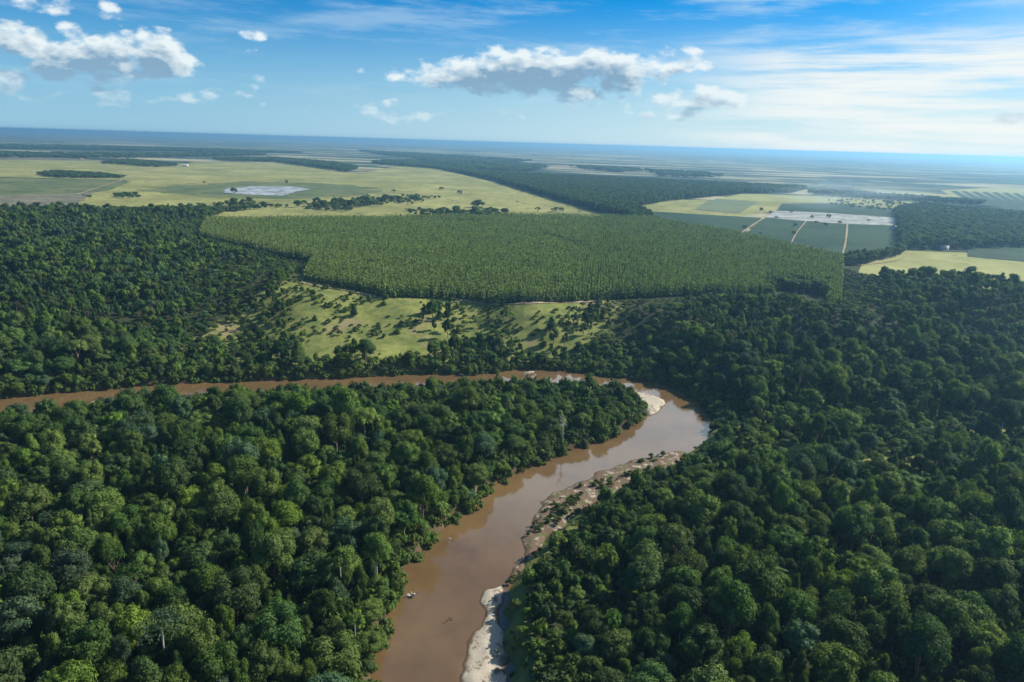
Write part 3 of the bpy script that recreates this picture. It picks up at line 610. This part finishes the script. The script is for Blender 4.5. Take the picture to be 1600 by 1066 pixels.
# choose the trees that show largest in the photograph
info = []
for i in range(len(nX)):
    if nh[i] < 5: continue
    px, py, dd = proj(nX[i], nY[i], nz[i] + nh[i] * .72); sz = nr[i] / dd * FPX
    if -sz * .5 < px < 1600 + sz * .5 and -sz * .5 < py < 1066 + sz * .6: info.append((-sz, i, px, py))
info.sort(); NIND = 300; chosen = info[:NIND]; chset = set(t[1] for t in chosen)
for shp, f in NEARF: pass
cr_me = [[crown_mesh('crown', f, LEAF[k]) for k in range(4)] for _, f in NEARF]
tr_me = [[trunk_mesh('trunk', f, b_) for b_ in (BARK, PALE)] for _, f in NEARF]
COLN = ['dark green', 'mid green', 'yellow green', 'grey green']
ORD = ['', 'second', 'third', 'fourth', 'fifth', 'sixth', 'seventh', 'eighth', 'ninth', 'tenth', 'eleventh', 'twelfth', 'thirteenth', 'fourteenth', 'fifteenth', 'sixteenth', 'seventeenth', 'eighteenth', 'nineteenth', 'twentieth']
def riverx(py): return np.interp(py, [580, 660, 700, 748, 795, 858, 930, 1000, 1066], [1100, 1060, 930, 830, 770, 740, 710, 690, 660])
cells = {}
for sz, i, px, py in chosen:
    side = 'left' if px < riverx(py) else 'right'
    if side == 'left': col = 'at far left' if px < 190 else ('left of middle' if px < 380 else ('right of middle' if nc[i] < -12 else 'by the water'))
    else: col = 'by the water' if nc[i] > -12 else ('left of middle' if px < 1100 else ('right of middle' if px < 1370 else 'at far right'))
    row = 'bottom' if py > 985 else ('lower' if py > 900 else ('middle' if py > 800 else 'upper'))
    size = 'broad' if nr[i] > 3.9 else ('small' if nr[i] < 2.9 else 'medium')
    cells.setdefault((size, COLN[nmat[i]], NEARF[nform[i]][0], side, row, col), []).append((px, i))
def make_tree(x, y, z, r, h, rz, fi, mi_, pale=False):
    e = bpy.data.objects.new('rainforest_tree', None); link(e); e.location = (x, y, z); e.rotation_euler = (0, 0, rz); e.scale = (r / 4, r / 4, h / 13); e.empty_display_size = 1
    for nm, md in (('crown', cr_me[fi][mi_]), ('trunk', tr_me[fi][1 if pale else 0])):
        c_ = bpy.data.objects.new(nm, md); link(c_); c_.parent = e
    return e
for key, lst in cells.items():
    size, cn, shp, side, row, col = key; lst.sort()
    for n_, (px, i) in enumerate(lst):
        e = make_tree(nX[i], nY[i], nz[i], nr[i], nh[i], nrz[i], nform[i], nmat[i], i % 4 == 0)
        lab = '%s %s %s tree, %s row of %s forest, %s' % (size, cn, shp, row, side, col)
        if len(lst) > 1: lab += ', %s from left' % (ORD[n_] if n_ else 'first')
        tag(e, lab, 'tree', 'rainforest trees nearest the camera')
rest = np.array([i not in chset for i in range(len(nX))])
vm = [whole_mesh('near_form', f, LEAF[k], BARK) for _, f in NEARF for k in range(4)]
tmp = (nX[rest], nY[rest], nz[rest], nr[rest], nh[rest])
gn_scatter('rainforest_canopy', 'dense dark green rainforest covering both banks of the river', 'forest', vm, np.stack(tmp[:3], 1), nrz[rest], np.stack([tmp[3] / 4, tmp[3] / 4, tmp[4] / 13], 1), (nform * 4 + nmat)[rest])
u_ = RS.uniform(0, 1, len(mX)) + .10 * wav(mX, mY, 90, 52); mmat = np.where(u_ < .5, 0, np.where(u_ < .84, 1, np.where(u_ < .91, 2, 3)))
vm = [whole_mesh('far_form', f, LEAF[k], BARK) for f in FARF for k in range(4)]
gn_scatter('hillside_forest', 'dark green forest on the slopes and plateau beyond the river', 'forest', vm, np.stack([mX, mY, mz], 1), RS.uniform(0, 6.28, len(mX)), np.stack([mr / 4, mr / 4, mh / 13], 1), RS.choice(5, len(mX), p=[.34, .26, .14, .18, .08]) * 4 + mmat)

def bushes(name, label, X, Y, rlo, rhi, mm=(1, 2, 0), hs=1.0):
    z = H(X, Y); r = RS.uniform(rlo, rhi, len(X)) ; vm = [whole_mesh('bush', f, m_, BARK) for f in BUSHF for m_ in (LEAF[mm[0]], BUSH if mm[1] == 9 else LEAF[mm[1]], LEAF[mm[2]])]
    return gn_scatter(name, label, 'undergrowth', vm, np.stack([X, Y, z], 1), RS.uniform(0, 6.28, len(X)), np.stack([r / 4, r / 4, r / 4 * hs * RS.uniform(.7, 1.4, len(X))], 1), RS.randint(0, 9, len(X)))
X, Y, c_ = addbush(90000, 70, 520, lambda X, Y, c: (c < -.2) & (c > -9) & (RS.uniform(0, 1, len(X)) < .9)); k = throw(np.stack([X, Y], 1), RS.uniform(.9, 2.2, len(X)), .62)
rb_ = right_bank(X[k], Y[k]); kk = k[~rb_]; kr = k[rb_]; kr = kr[RS.uniform(0, 1, len(kr)) < .45]
bushes('riverside_scrub', 'bright green scrub hanging over the left bank and far banks of the river', X[kk], Y[kk], 1.2, 3.2, (1, 9, 1), 1.1)
bushes('riverside_scrub', 'low scrub on the grassy strip behind the right bank sandbars', X[kr], Y[kr], .5, 1.4, (1, 9, 1), .9)
X, Y, c_ = addbush(60000, 70, 420, lambda X, Y, c: (c < -8)); k = throw(np.stack([X, Y], 1), RS.uniform(1.8, 3.2, len(X)), .95)
ex = np.zeros(len(k), bool)
for p, pr in EX: ex |= (sdf(p, X[k], Y[k]) > -2) & (RS.uniform(0, 1, len(k)) < pr * 1.2)
k = k[~ex]; bushes('forest_understory', 'shaded leafy understory between the rainforest trees', X[k], Y[k], 2.2, 4.2, (0, 1, 0), 1.2)
# scrub on the grassy slope and on the clearings
X, Y, c_ = addbush(60000, 150, 640, lambda X, Y, c: (c < -4) & ((sdf(SLOPE, X, Y) > -3) | (sdf(SLOPE2, X, Y) > 0) | (sdf(CLEAR_R[0], X, Y) > 0) | (sdf(CLEAR_R[1], X, Y) > 0) | (sdf(CLEAR_R[2], X, Y) > 0)))
k = throw(np.stack([X, Y], 1), RS.uniform(.8, 3.5, len(X)), 1.0); w_ = wav(X[k], Y[k], 34, 77) * 1.5 + RS.uniform(-1, 1, len(k)) + .9 * np.exp(-np.abs(sdf(SLOPE, X[k], Y[k])) / 14); k = k[w_ > .35]
bushes('slope_scrub', 'scattered low scrub on the grassy slope below the plantation', X[k], Y[k], .7, 2.6, (1, 9, 0), .9)
# scrub on the sandbar
bp_ = smooth_poly(ats(BAR1, .8), 3); A = np.array(bp_); X = RS.uniform(A[:, 0].min(), A[:, 0].max(), 9000); Y = RS.uniform(A[:, 1].min(), A[:, 1].max(), 9000); s_ = sdf(bp_, X, Y)
k = (s_ > .8) & (wav(X, Y, 14, 61) + RS.uniform(-.6, .6, len(X)) > .35); X, Y = X[k][:110], Y[k][:110]; r = RS.uniform(.4, 1.3, len(X)); BRUSH = leaf_mat('leaves_dry_brush', (.07, .055, .028), (.12, .11, .05)); vm = [whole_mesh('tuft', f, m_, BARK) for f in BUSHF for m_ in (BUSH, BUSH)]
gn_scatter('sandbar_scrub', 'low green and brown scrub growing on the sandbar', 'undergrowth', vm, np.stack([X, Y, np.full(len(X), .75)], 1), RS.uniform(0, 6.28, len(X)), np.stack([r / 4] * 3, 1), RS.randint(0, 6, len(X)))

# ------------------------------------------------------------------ eucalyptus plantation in rows
def rows(poly, sx, sy, ang, jit, z, hmul=1.0, gapfn=None):
    A = np.array(poly); c = A.mean(0); Rr = np.linalg.norm(A - c, axis=1).max(); g1 = np.arange(-Rr, Rr, sx); g2 = np.arange(-Rr, Rr, sy)
    u, v = np.meshgrid(g1, g2); u, v = u.ravel(), v.ravel(); u = u + RS.normal(0, jit, len(u)); v = v + RS.normal(0, jit, len(v))
    X = c[0] + u * math.cos(ang) - v * math.sin(ang); Y = c[1] + u * math.sin(ang) + v * math.cos(ang); k = sdf(poly, X, Y) > 0
    if gapfn is not None: k &= gapfn(X, Y)
    return X[k], Y[k]
PEDGE = [at(x, y, PLAT) for x, y in ((730, 352), (790, 362), (850, 374), (920, 399))]
def pgap(X, Y):
    d = np.full(X.shape, 1e9)
    for a, b in zip(PEDGE[:-1], PEDGE[1:]):
        ex, ey = b[0] - a[0], b[1] - a[1]; t = np.clip(((X - a[0]) * ex + (Y - a[1]) * ey) / (ex * ex + ey * ey), 0, 1); d = np.minimum(d, np.hypot(X - a[0] - t * ex, Y - a[1] - t * ey))
    hole = sdf(ats([(1190, 436), (1240, 432), (1300, 450), (1290, 462), (1230, 452)], PLAT + 8), X, Y) > 0
    return (d > 4.2) & ~hole & (RS.uniform(0, 1, len(X)) < .985)
X, Y = rows(PLANT, 2.25, 2.0, -.12, .30, PLAT, gapfn=pgap); z = H(X, Y); z = np.where(z > 17, z, 20)
hv = (1 + .07 * wav(X, Y, 60, 71) + RS.normal(0, .06, len(X)))
vm = [whole_mesh('plantation_form', f, m_, BARK) for f in EUF for m_ in (EUCA, EUCA, LEAF[1])]
gn_scatter('eucalyptus_plantation', 'rows of young eucalyptus trees covering the plateau', 'plantation', vm, np.stack([X, Y, z], 1), RS.uniform(0, 6.28, len(X)), np.stack([hv * .78, hv * .78, hv * .92], 1), np.where(RS.uniform(0, 1, len(X)) < .82, RS.randint(0, 4, len(X)) * 3, RS.randint(0, 4, len(X)) * 3 + 2))
hole = ats([(1190, 436), (1240, 432), (1300, 450), (1290, 462), (1230, 452)], PLAT + 8)

# far woods as masses
def wood(name, label, polypx, spacing, r, hh, mats=(0, 0, 1), z=PLAT, jit=.35, keep=1.0):
    poly = ats(polypx, z); X, Y = rows(poly, spacing, spacing, .3, spacing * jit, z); k = RS.uniform(0, 1, len(X)) < keep; X, Y = X[k], Y[k]; n_ = len(X); rr = r * RS.uniform(.7, 1.3, n_)
    vm = [whole_mesh('wood_form', f, LEAF[k2], BARK) for f in FARF[:3] for k2 in mats]
    return gn_scatter(name, label, 'woodland', vm, np.stack([X, Y, np.full(n_, z)], 1), RS.uniform(0, 6.28, n_), np.stack([rr / 4, rr / 4, hh / 13 * RS.uniform(.85, 1.15, n_)], 1), RS.randint(0, len(vm), n_))
wood('hillside_forest', 'dark pocket of native trees inside the right end of the plantation', [(1190, 440), (1240, 436), (1300, 453), (1290, 464), (1230, 456)], 5, 3.6, 10)
wood('dark_plantation', 'dark blue green tree plantation beyond the diagonal tree line', [(700, 267), (760, 272), (1000, 283), (1260, 296), (1240, 302), (1160, 303), (1045, 315), (985, 326), (940, 328), (880, 308), (790, 286)], 6.5, 3.8, 13)
wood('tree_belt', 'raised belt of trees running diagonally beside the pasture', [(780, 286), (800, 284), (900, 310), (1000, 335), (1022, 345), (985, 344), (940, 333), (860, 310)], 5.5, 3.6, 15)
wood('right_woodland' if False else 'woodland', 'dark woodland right of the pale burnt field', [(1398, 332), (1440, 322), (1500, 330), (1600, 340), (1900, 360), (1900, 402), (1600, 388), (1480, 391), (1405, 389)], 7.5, 4.2, 13)
wood('tree_belt', 'short belt of trees at the crop field corner', [(1315, 414), (1325, 408), (1400, 398), (1412, 384), (1402, 360), (1412, 358), (1418, 398), (1345, 416)], 5.5, 3.2, 11)
wood('tree_belt', 'long thin tree belt between two pale far fields', [(1260, 302), (1300, 302), (1540, 318), (1530, 322), (1300, 308)], 10, 5, 12)
wood('woodland', 'dark wooded strip behind the pasture with the lagoon', [(330, 250), (430, 249), (520, 256), (560, 264), (545, 270), (490, 262), (430, 254), (350, 252)], 13, 7, 14)
wood('woodland', 'long dark wood along the left far plain', [(-200, 240), (0, 241), (200, 243), (400, 240), (420, 243), (200, 248), (0, 247), (-200, 246)], 26, 13, 15)
wood('woodland', 'dark thicket in the left pasture near the dirt road', [(60, 273), (90, 270), (170, 275), (200, 279), (120, 279), (70, 277)], 9, 5, 9)
for pp, lb in (([(-300, 226), (100, 229), (330, 234), (480, 240), (300, 238), (100, 234), (-300, 231)], 'low far wood band across the left plain'), ([(560, 236), (700, 244), (830, 252), (800, 256), (690, 250), (600, 243)], 'far wood patch beyond the diagonal tree line'),
               ([(640, 246), (760, 254), (860, 262), (830, 270), (720, 266), (680, 258)], 'dark wood beyond the tip of the lagoon pasture'), ([(890, 262), (960, 263), (1010, 268), (960, 270)], 'small dark wood on the hazy plain right of centre'),
               ([(1010, 268), (1100, 272), (1140, 279), (1040, 277)], 'narrow dark wood on the hazy plain behind the crop fields')):
    wood('woodland', lb, pp, 34, 17, 15)
wood('woodland', 'narrow wood left of the small white farmhouse', [(155, 256), (200, 251), (260, 256), (280, 260), (240, 262), (190, 258)], 14, 6, 10)
wood('tree_belt', 'far dark tree belt reaching the diagonal plantation', [(580, 254), (640, 252), (700, 262), (760, 274), (740, 275), (680, 264), (600, 258)], 11, 6, 13)
wood('woodland', 'trees along the far edge of the left forest', [(40, 337), (200, 332), (330, 329), (410, 327), (350, 333), (320, 347), (200, 342)], 7, 4, 9)

for pp, kp, lb in (([(478, 322), (520, 316), (590, 310), (600, 318), (560, 326), (540, 332), (480, 328)], .55, 'dark shrub clumps across the pasture above the plantation'), ([(590, 312), (640, 306), (690, 310), (660, 316), (600, 320)], .4, 'loose shrub line on the pasture right of the lagoon'),
                   ([(630, 330), (720, 333), (800, 339), (800, 346), (700, 344), (660, 340)], .7, 'dense shrub belt just above the plantation edge'), ([(325, 319), (420, 320), (455, 325), (400, 327), (330, 324)], .45, 'shrubs at the tip of the left forest'),
                   ([(1290, 312), (1400, 316), (1520, 326), (1500, 335), (1400, 331), (1300, 322)], .16, 'trees sprinkled over the pasture left of the right woodland'), ([(170, 306), (215, 303), (222, 309), (190, 312)], .5, 'dark thicket on the pasture above the left forest')):
    wood('shrub_clump', lb, pp, 6.5, 3.3, 5.5, keep=kp * .62)
# shrub clumps on the pasture: separate trees
pasture_me = [whole_mesh('pasture_tree', FARF[j], LEAF[k], BARK) for j in (0, 2) for k in (0, 1)]
spots = []
for cx, cy, rx, ry, n_ in ((540, 322, 55, 5, 34), (590, 314, 40, 4, 16), (690, 337, 45, 4, 22), (750, 335, 40, 4, 18), (640, 318, 30, 3, 10), (500, 326, 22, 3, 9), (385, 322, 30, 2.5, 12), (745, 324, 14, 2, 5), (870, 331, 10, 2, 6), (760, 343, 60, 3, 14)):
    spots += [(cx + RS.normal(0, .5) * rx, cy + RS.normal(0, .5) * ry) for _ in range(int(n_ * 1.0))]
spots += [(310, 322), (320, 289), (448, 288), (366, 303), (140, 313), (133, 310), (202, 311), (475, 322), (808, 318), (840, 333), (718, 305), (690, 298), (615, 303), (905, 334), (655, 330), (1189, 331), (1204, 336), (1236, 335), (1268, 342), (1294, 342), (1357, 347), (1212, 344), (1242, 355), (1163, 358), (1275, 351), (1290, 357), (1312, 350), (1240, 368), (1188, 368)]
lone = []
for k, (px, py) in enumerate(spots):
    x, y = at(px, py, PLAT); o = bpy.data.objects.new('pasture_tree', pasture_me[k % 4]); link(o); r = RS.uniform(2.6, 6.5) if px < 1100 else RS.uniform(2.4, 4.0); o.location = (x, y, PLAT); o.rotation_euler = (0, 0, RS.uniform(0, 6)); o.scale = (r / 4, r / 4, r / 4 * RS.uniform(.5, .8)); lone.append((px, py, o))
def bandname(px, py):
    if px > 1100: return 'on the dark crop fields at right'
    if px < 250: return 'on the pasture far left'
    if py < 312: return 'on the open pasture around the lagoon'
    return 'in the shrubby belt on the pasture'
bb = {}
for px, py, o in sorted(lone, key=lambda t: t[0]): bb.setdefault(bandname(px, py), []).append(o)
for bn, lst in bb.items():
    for j, o in enumerate(lst):
        t, u2 = divmod(j + 1, 10); num = ['', 'one', 'two', 'three', 'four', 'five', 'six', 'seven', 'eight', 'nine']
        o_w = ORD[j] if 0 < j < 20 else ('first' if j == 0 else '%dth' % (j + 1))
        tag(o, 'small dark tree %s, %s from the left' % (bn, o_w), 'tree', 'trees dotted over the pasture and fields')

# ------------------------------------------------------------------ single things
def single(name, label, cat, x, y, z, crown, trunk, sc=1, rz=0):
    e = bpy.data.objects.new(name, None); link(e); e.location = (x, y, z); e.scale = (sc, sc, sc); e.rotation_euler = (0, 0, rz)
    for nm, m_ in (('crown', crown), ('trunk', trunk)):
        if m_: c_ = bpy.data.objects.new(nm, m_); link(c_); c_.parent = e
    return tag(e, label, cat)
# pale-trunked emergent tree near the left bank
f = form('flat', 4.0, 19, 12.5, 20, 90, .28, 71, .22, lobe=.38)
x, y, z = on(535, 948); single('emergent_tree', 'tall yellow green tree with bare white trunk near left river bank', 'tree', x, y, z, crown_mesh('crown', f, LEAF[2]), trunk_mesh('trunk', f, PALE), 1.0)
f = form('open', 5.6, 21, 12.5, 46, 80, .26, 72, .3, lobe=.33, core=False)
x, y, z = on(262, 1068); single('emergent_tree', 'grey green airy tree with white trunk at bottom left', 'tree', x, y, z, crown_mesh('crown', f, LEAF[3]), trunk_mesh('trunk', f, PALE), 1.0)
f = form('flat', 2.6, 16, 10.5, 14, 80, .26, 73, .2, lobe=.4)
x, y, z = on(556, 1030); single('emergent_tree', 'slim tree with white trunk at the bottom of the left bank', 'tree', x, y, z, crown_mesh('crown', f, LEAF[1]), trunk_mesh('trunk', f, PALE), .9)
# leafless pale tree
def bare(seed, h, n=9, r0=.26):
    rs = np.random.RandomState(seed); tr = tube_np([(0, 0, -.5), (.1, .05, h * .35), (-.1, 0, h * .7), (.1, 0, h)], [r0, r0 * .75, r0 * .5, r0 * .15], 8); br = []
    for i in range(n):
        z0 = h * rs.uniform(.55, .95); th = rs.uniform(0, 6.283); L = rs.uniform(1.2, 2.8); a = np.array([0, 0, z0]); b = a + np.array([math.cos(th) * L * .5, math.sin(th) * L * .5, L * .35]); c = a + np.array([math.cos(th) * L, math.sin(th) * L, L * .95])
        br.append(tube_np([a, b, c], [r0 * .45, r0 * .3, .03], 5)); d = b + np.array([math.cos(th + 1) * L * .4, math.sin(th + 1) * L * .4, L * .5]); br.append(tube_np([b, (b + d) / 2, d], [r0 * .3, r0 * .2, .02], 4))
    return tr, join(br)
tr, br = bare(5, 15, 10, .3); x, y, z = on(878, 700)
e = bpy.data.objects.new('dead_tree', None); link(e); e.location = (x, y, z)
for nm, (v, q) in (('trunk', tr), ('branches', br)): c_ = bpy.data.objects.new(nm, npmesh(nm, v, q, [PALE], smooth=True)); link(c_); c_.parent = e
tag(e, 'pale leafless dead tree rising above the forest inside the river bend', 'dead tree')
# emergent dark tree in front of the far river arm
f = form('open', 3.4, 17, 7, 30, 70, .3, 75, .24, lobe=.42)
x, y, z = on(745, 648); single('emergent_tree', 'tall slim tree standing out against the far river arm', 'tree', x, y, z, crown_mesh('crown', f, LEAF[0]), trunk_mesh('trunk', f, PALE), 1.0)
# lone tree on the grassy slope
f = form('cone', 2.4, 9, .8, 22, 60, .3, 76, .2)
x, y, z = on(553, 494); single('slope_tree', 'lone dark tree on the grassy slope casting a long shadow', 'tree', x, y, z, crown_mesh('crown', f, LEAF[0]), trunk_mesh('trunk', f, BARK), 1.0)
# palms
pm = palm(3, LEAF[1], BARK); pc, pt = crown_mesh('crown', pm, LEAF[1]), trunk_mesh('trunk', pm, BARK)
for (px, py, h_, lb) in ((1200, 952, 1.15, 'feathery palm in the middle of the right forest'), (690, 822, .8, 'feathery palm near the left bank where the river narrows'), (1560, 935, 1.1, 'feathery palm at the far right edge of the forest'), (430, 905, 1.15, 'feathery palm left of the white trunked tree')):
    x, y, z = on(px, py); e = single('palm_tree', lb, 'palm', x, y, z, pc, pt, h_, RS.uniform(0, 6)); e['group'] = 'palms in the forest'
# driftwood
def drift(seed, n, L, r):
    rs = np.random.RandomState(seed); parts = []
    for i in range(n):
        th = rs.uniform(-.6, 3.6); a = np.array([rs.uniform(-.3, .3), rs.uniform(-.3, .3), -.35]); l = L * rs.uniform(.45, 1); b = a + np.array([math.cos(th) * l * .5, math.sin(th) * l * .4, l * rs.uniform(.3, .55) + .3]); c = b + np.array([math.cos(th + .6) * l * .5, math.sin(th + .5) * l * .3, l * rs.uniform(.1, .4)])
        parts.append(tube_np([a, b, c], [r, r * .75, r * .3], 7))
    return parts
x, y = at(643, 932, 0); parts = drift(4, 7, 2.0, .16); parts.append(tube_np([(-.2, 0, -.3), (.5, -.1, .6), (.9, -.2, .9), (1.3, -.25, .75)], [.3, .42, .38, .15], 8)); v, q = join(parts)
e = bpy.data.objects.new('driftwood', npmesh('driftwood', v, q, [DRIFT], smooth=True)); link(e); e.location = (x, y, 0)
tag(e, 'bleached driftwood snag sticking out of the river by the left bank', 'driftwood')
x, y = at(701, 970, 0); v, q = join([tube_np([(-1.6, -1.5, -.1), (-.5, -.4, -.02), (.6, .8, .03), (1.3, 1.6, -.12)], [.16, .24, .2, .1], 7), tube_np([(.2, .3, -.05), (.9, .2, .04), (1.5, .5, -.1)], [.14, .12, .05], 6), tube_np([(.4, .6, -.05), (.2, 1.3, .03), (-.3, 1.7, -.1)], [.12, .1, .05], 6)])
e = bpy.data.objects.new('sunken_branch', npmesh('sunken_branch', v, q, [SOGGY], smooth=True)); link(e); e.location = (x, y, 0)
tag(e, 'dark waterlogged branch awash in the middle of the river', 'branch')
x, y = at(702, 842, 0); v, q = join([tube_np([(-.7, 0, -.05), (0, .1, .12), (.7, 0, -.05)], [.1, .2, .1], 7), tube_np([(0, 0, 0), (.3, .3, .35)], [.1, .05], 6)])
e = bpy.data.objects.new('driftwood', npmesh('driftwood', v, q, [DRIFT], smooth=True)); link(e); e.location = (x, y, 0)
tag(e, 'small pale log floating beside the left bank upstream', 'driftwood')
# farm buildings
WALL = mat('white_wall', flat((.5, .49, .47), .08, .5)); ROOF = mat('clay_roof', flat((.38, .2, .12), .2, .5)); GLASS = mat('dark_window', flat((.05, .06, .07), .1), .2, .5)
def boxnp(x0, x1, y0, y1, z0, z1):
    v = np.array([(x, y, z) for z in (z0, z1) for y in (y0, y1) for x in (x0, x1)], float); return v, np.array([[0, 2, 3, 1], [4, 5, 7, 6], [0, 1, 5, 4], [2, 6, 7, 3], [0, 4, 6, 2], [1, 3, 7, 5]])
def house(px, py, w_, d_, h_, rz, label, roofm):
    x, y = at(px, py, PLAT); e = bpy.data.objects.new('farm_building', None); link(e); e.location = (x, y, PLAT + .6); e.rotation_euler = (0, 0, rz)
    def part(n_, v, q, m_): c_ = bpy.data.objects.new(n_, npmesh(n_, v, q, [m_])); link(c_); c_.parent = e
    part('wall', *boxnp(-w_ / 2, w_ / 2, -d_ / 2, d_ / 2, -.8, h_), WALL)
    o_ = .6; v = np.array([(-w_ / 2 - o_, -d_ / 2 - o_, h_), (w_ / 2 + o_, -d_ / 2 - o_, h_), (w_ / 2 + o_, d_ / 2 + o_, h_), (-w_ / 2 - o_, d_ / 2 + o_, h_), (-w_ / 2 - o_, 0, h_ + d_ * .28), (w_ / 2 + o_, 0, h_ + d_ * .28)])
    me = bpy.data.meshes.new('roof'); me.from_pydata([tuple(a) for a in v], [], [(0, 1, 5, 4), (2, 3, 4, 5), (0, 4, 3), (1, 2, 5), (0, 3, 2, 1)]); me.materials.append(roofm); c_ = bpy.data.objects.new('roof', me); link(c_); c_.parent = e
    part('door', *boxnp(-.6, .6, -d_ / 2 - .06, -d_ / 2 + .02, 0, 2.2), GLASS)
    for s in (-1, 1): part('window', *boxnp(s * w_ * .3 - .7, s * w_ * .3 + .7, -d_ / 2 - .06, -d_ / 2 + .02, 1, 2.3), GLASS)
    return tag(e, label, 'building')
house(290, 260, 16, 10, 4, .1, 'small white farmhouse on the far pasture beyond the lagoon', WALL)
house(1399, 360, 7, 6, 5, .3, 'small white shed with reddish roof beside the crop field', ROOF)
house(1474, 390, 9, 6, 3.5, .2, 'small white shed at the edge of the right woodland', WALL)

# ------------------------------------------------------------------ haze
def vol_mat(name, color, dens, aniso):
    m = bpy.data.materials.new(name); m.use_nodes = True; nt = m.node_tree; nt.nodes.remove(nt.nodes['Principled BSDF']); pv = nt.nodes.new('ShaderNodeVolumePrincipled')
    pv.inputs['Color'].default_value = (*color, 1); pv.inputs['Density'].default_value = dens; pv.inputs['Anisotropy'].default_value = aniso
    nt.links.new(pv.outputs[0], nt.nodes['Material Output'].inputs['Volume']); return m
HAZE = vol_mat('haze', (.23, .47, .71), 1 / 7400, .5)
B = 72500; v, q = boxnp(-B, B, -B, B, -4.5, CAM_H + 6); e = bpy.data.objects.new('haze', npmesh('haze', v, q, [HAZE])); link(e); tag(e, 'thin blue haze over the whole plain', 'haze', kind='stuff')

SMK = bpy.data.materials.new('smoke'); SMK.use_nodes = True; nt = SMK.node_tree; nt.nodes.remove(nt.nodes['Principled BSDF']); n = NT(nt); pv = n.n('ShaderNodeVolumePrincipled')
pv.inputs['Color'].default_value = (.66, .82, .95, 1); pv.inputs['Anisotropy'].default_value = .3
t = n.n('ShaderNodeTexCoord').outputs['Object']; rr = n.vm('LENGTH', t, out=1); nz_ = n.noise(t, 2.2, 4, .6)
n.l(n.m('MULTIPLY', n.m('MULTIPLY', n.smooth(rr, 1.0, .1), n.smooth(nz_, .40, .7)), .0032), pv.inputs['Density']); n.l(pv.outputs[0], nt.nodes['Material Output'].inputs['Volume'])
x, y = at(1310, 330, PLAT); e = bpy.data.objects.new('smoke', npmesh('smoke', ICO2[0], ICO2[1], [SMK])); link(e); e.location = (x, y, PLAT + 34); e.scale = (190, 170, 42)
tag(e, 'thin bluish smoke drifting over the pale burnt field', 'smoke', kind='stuff')
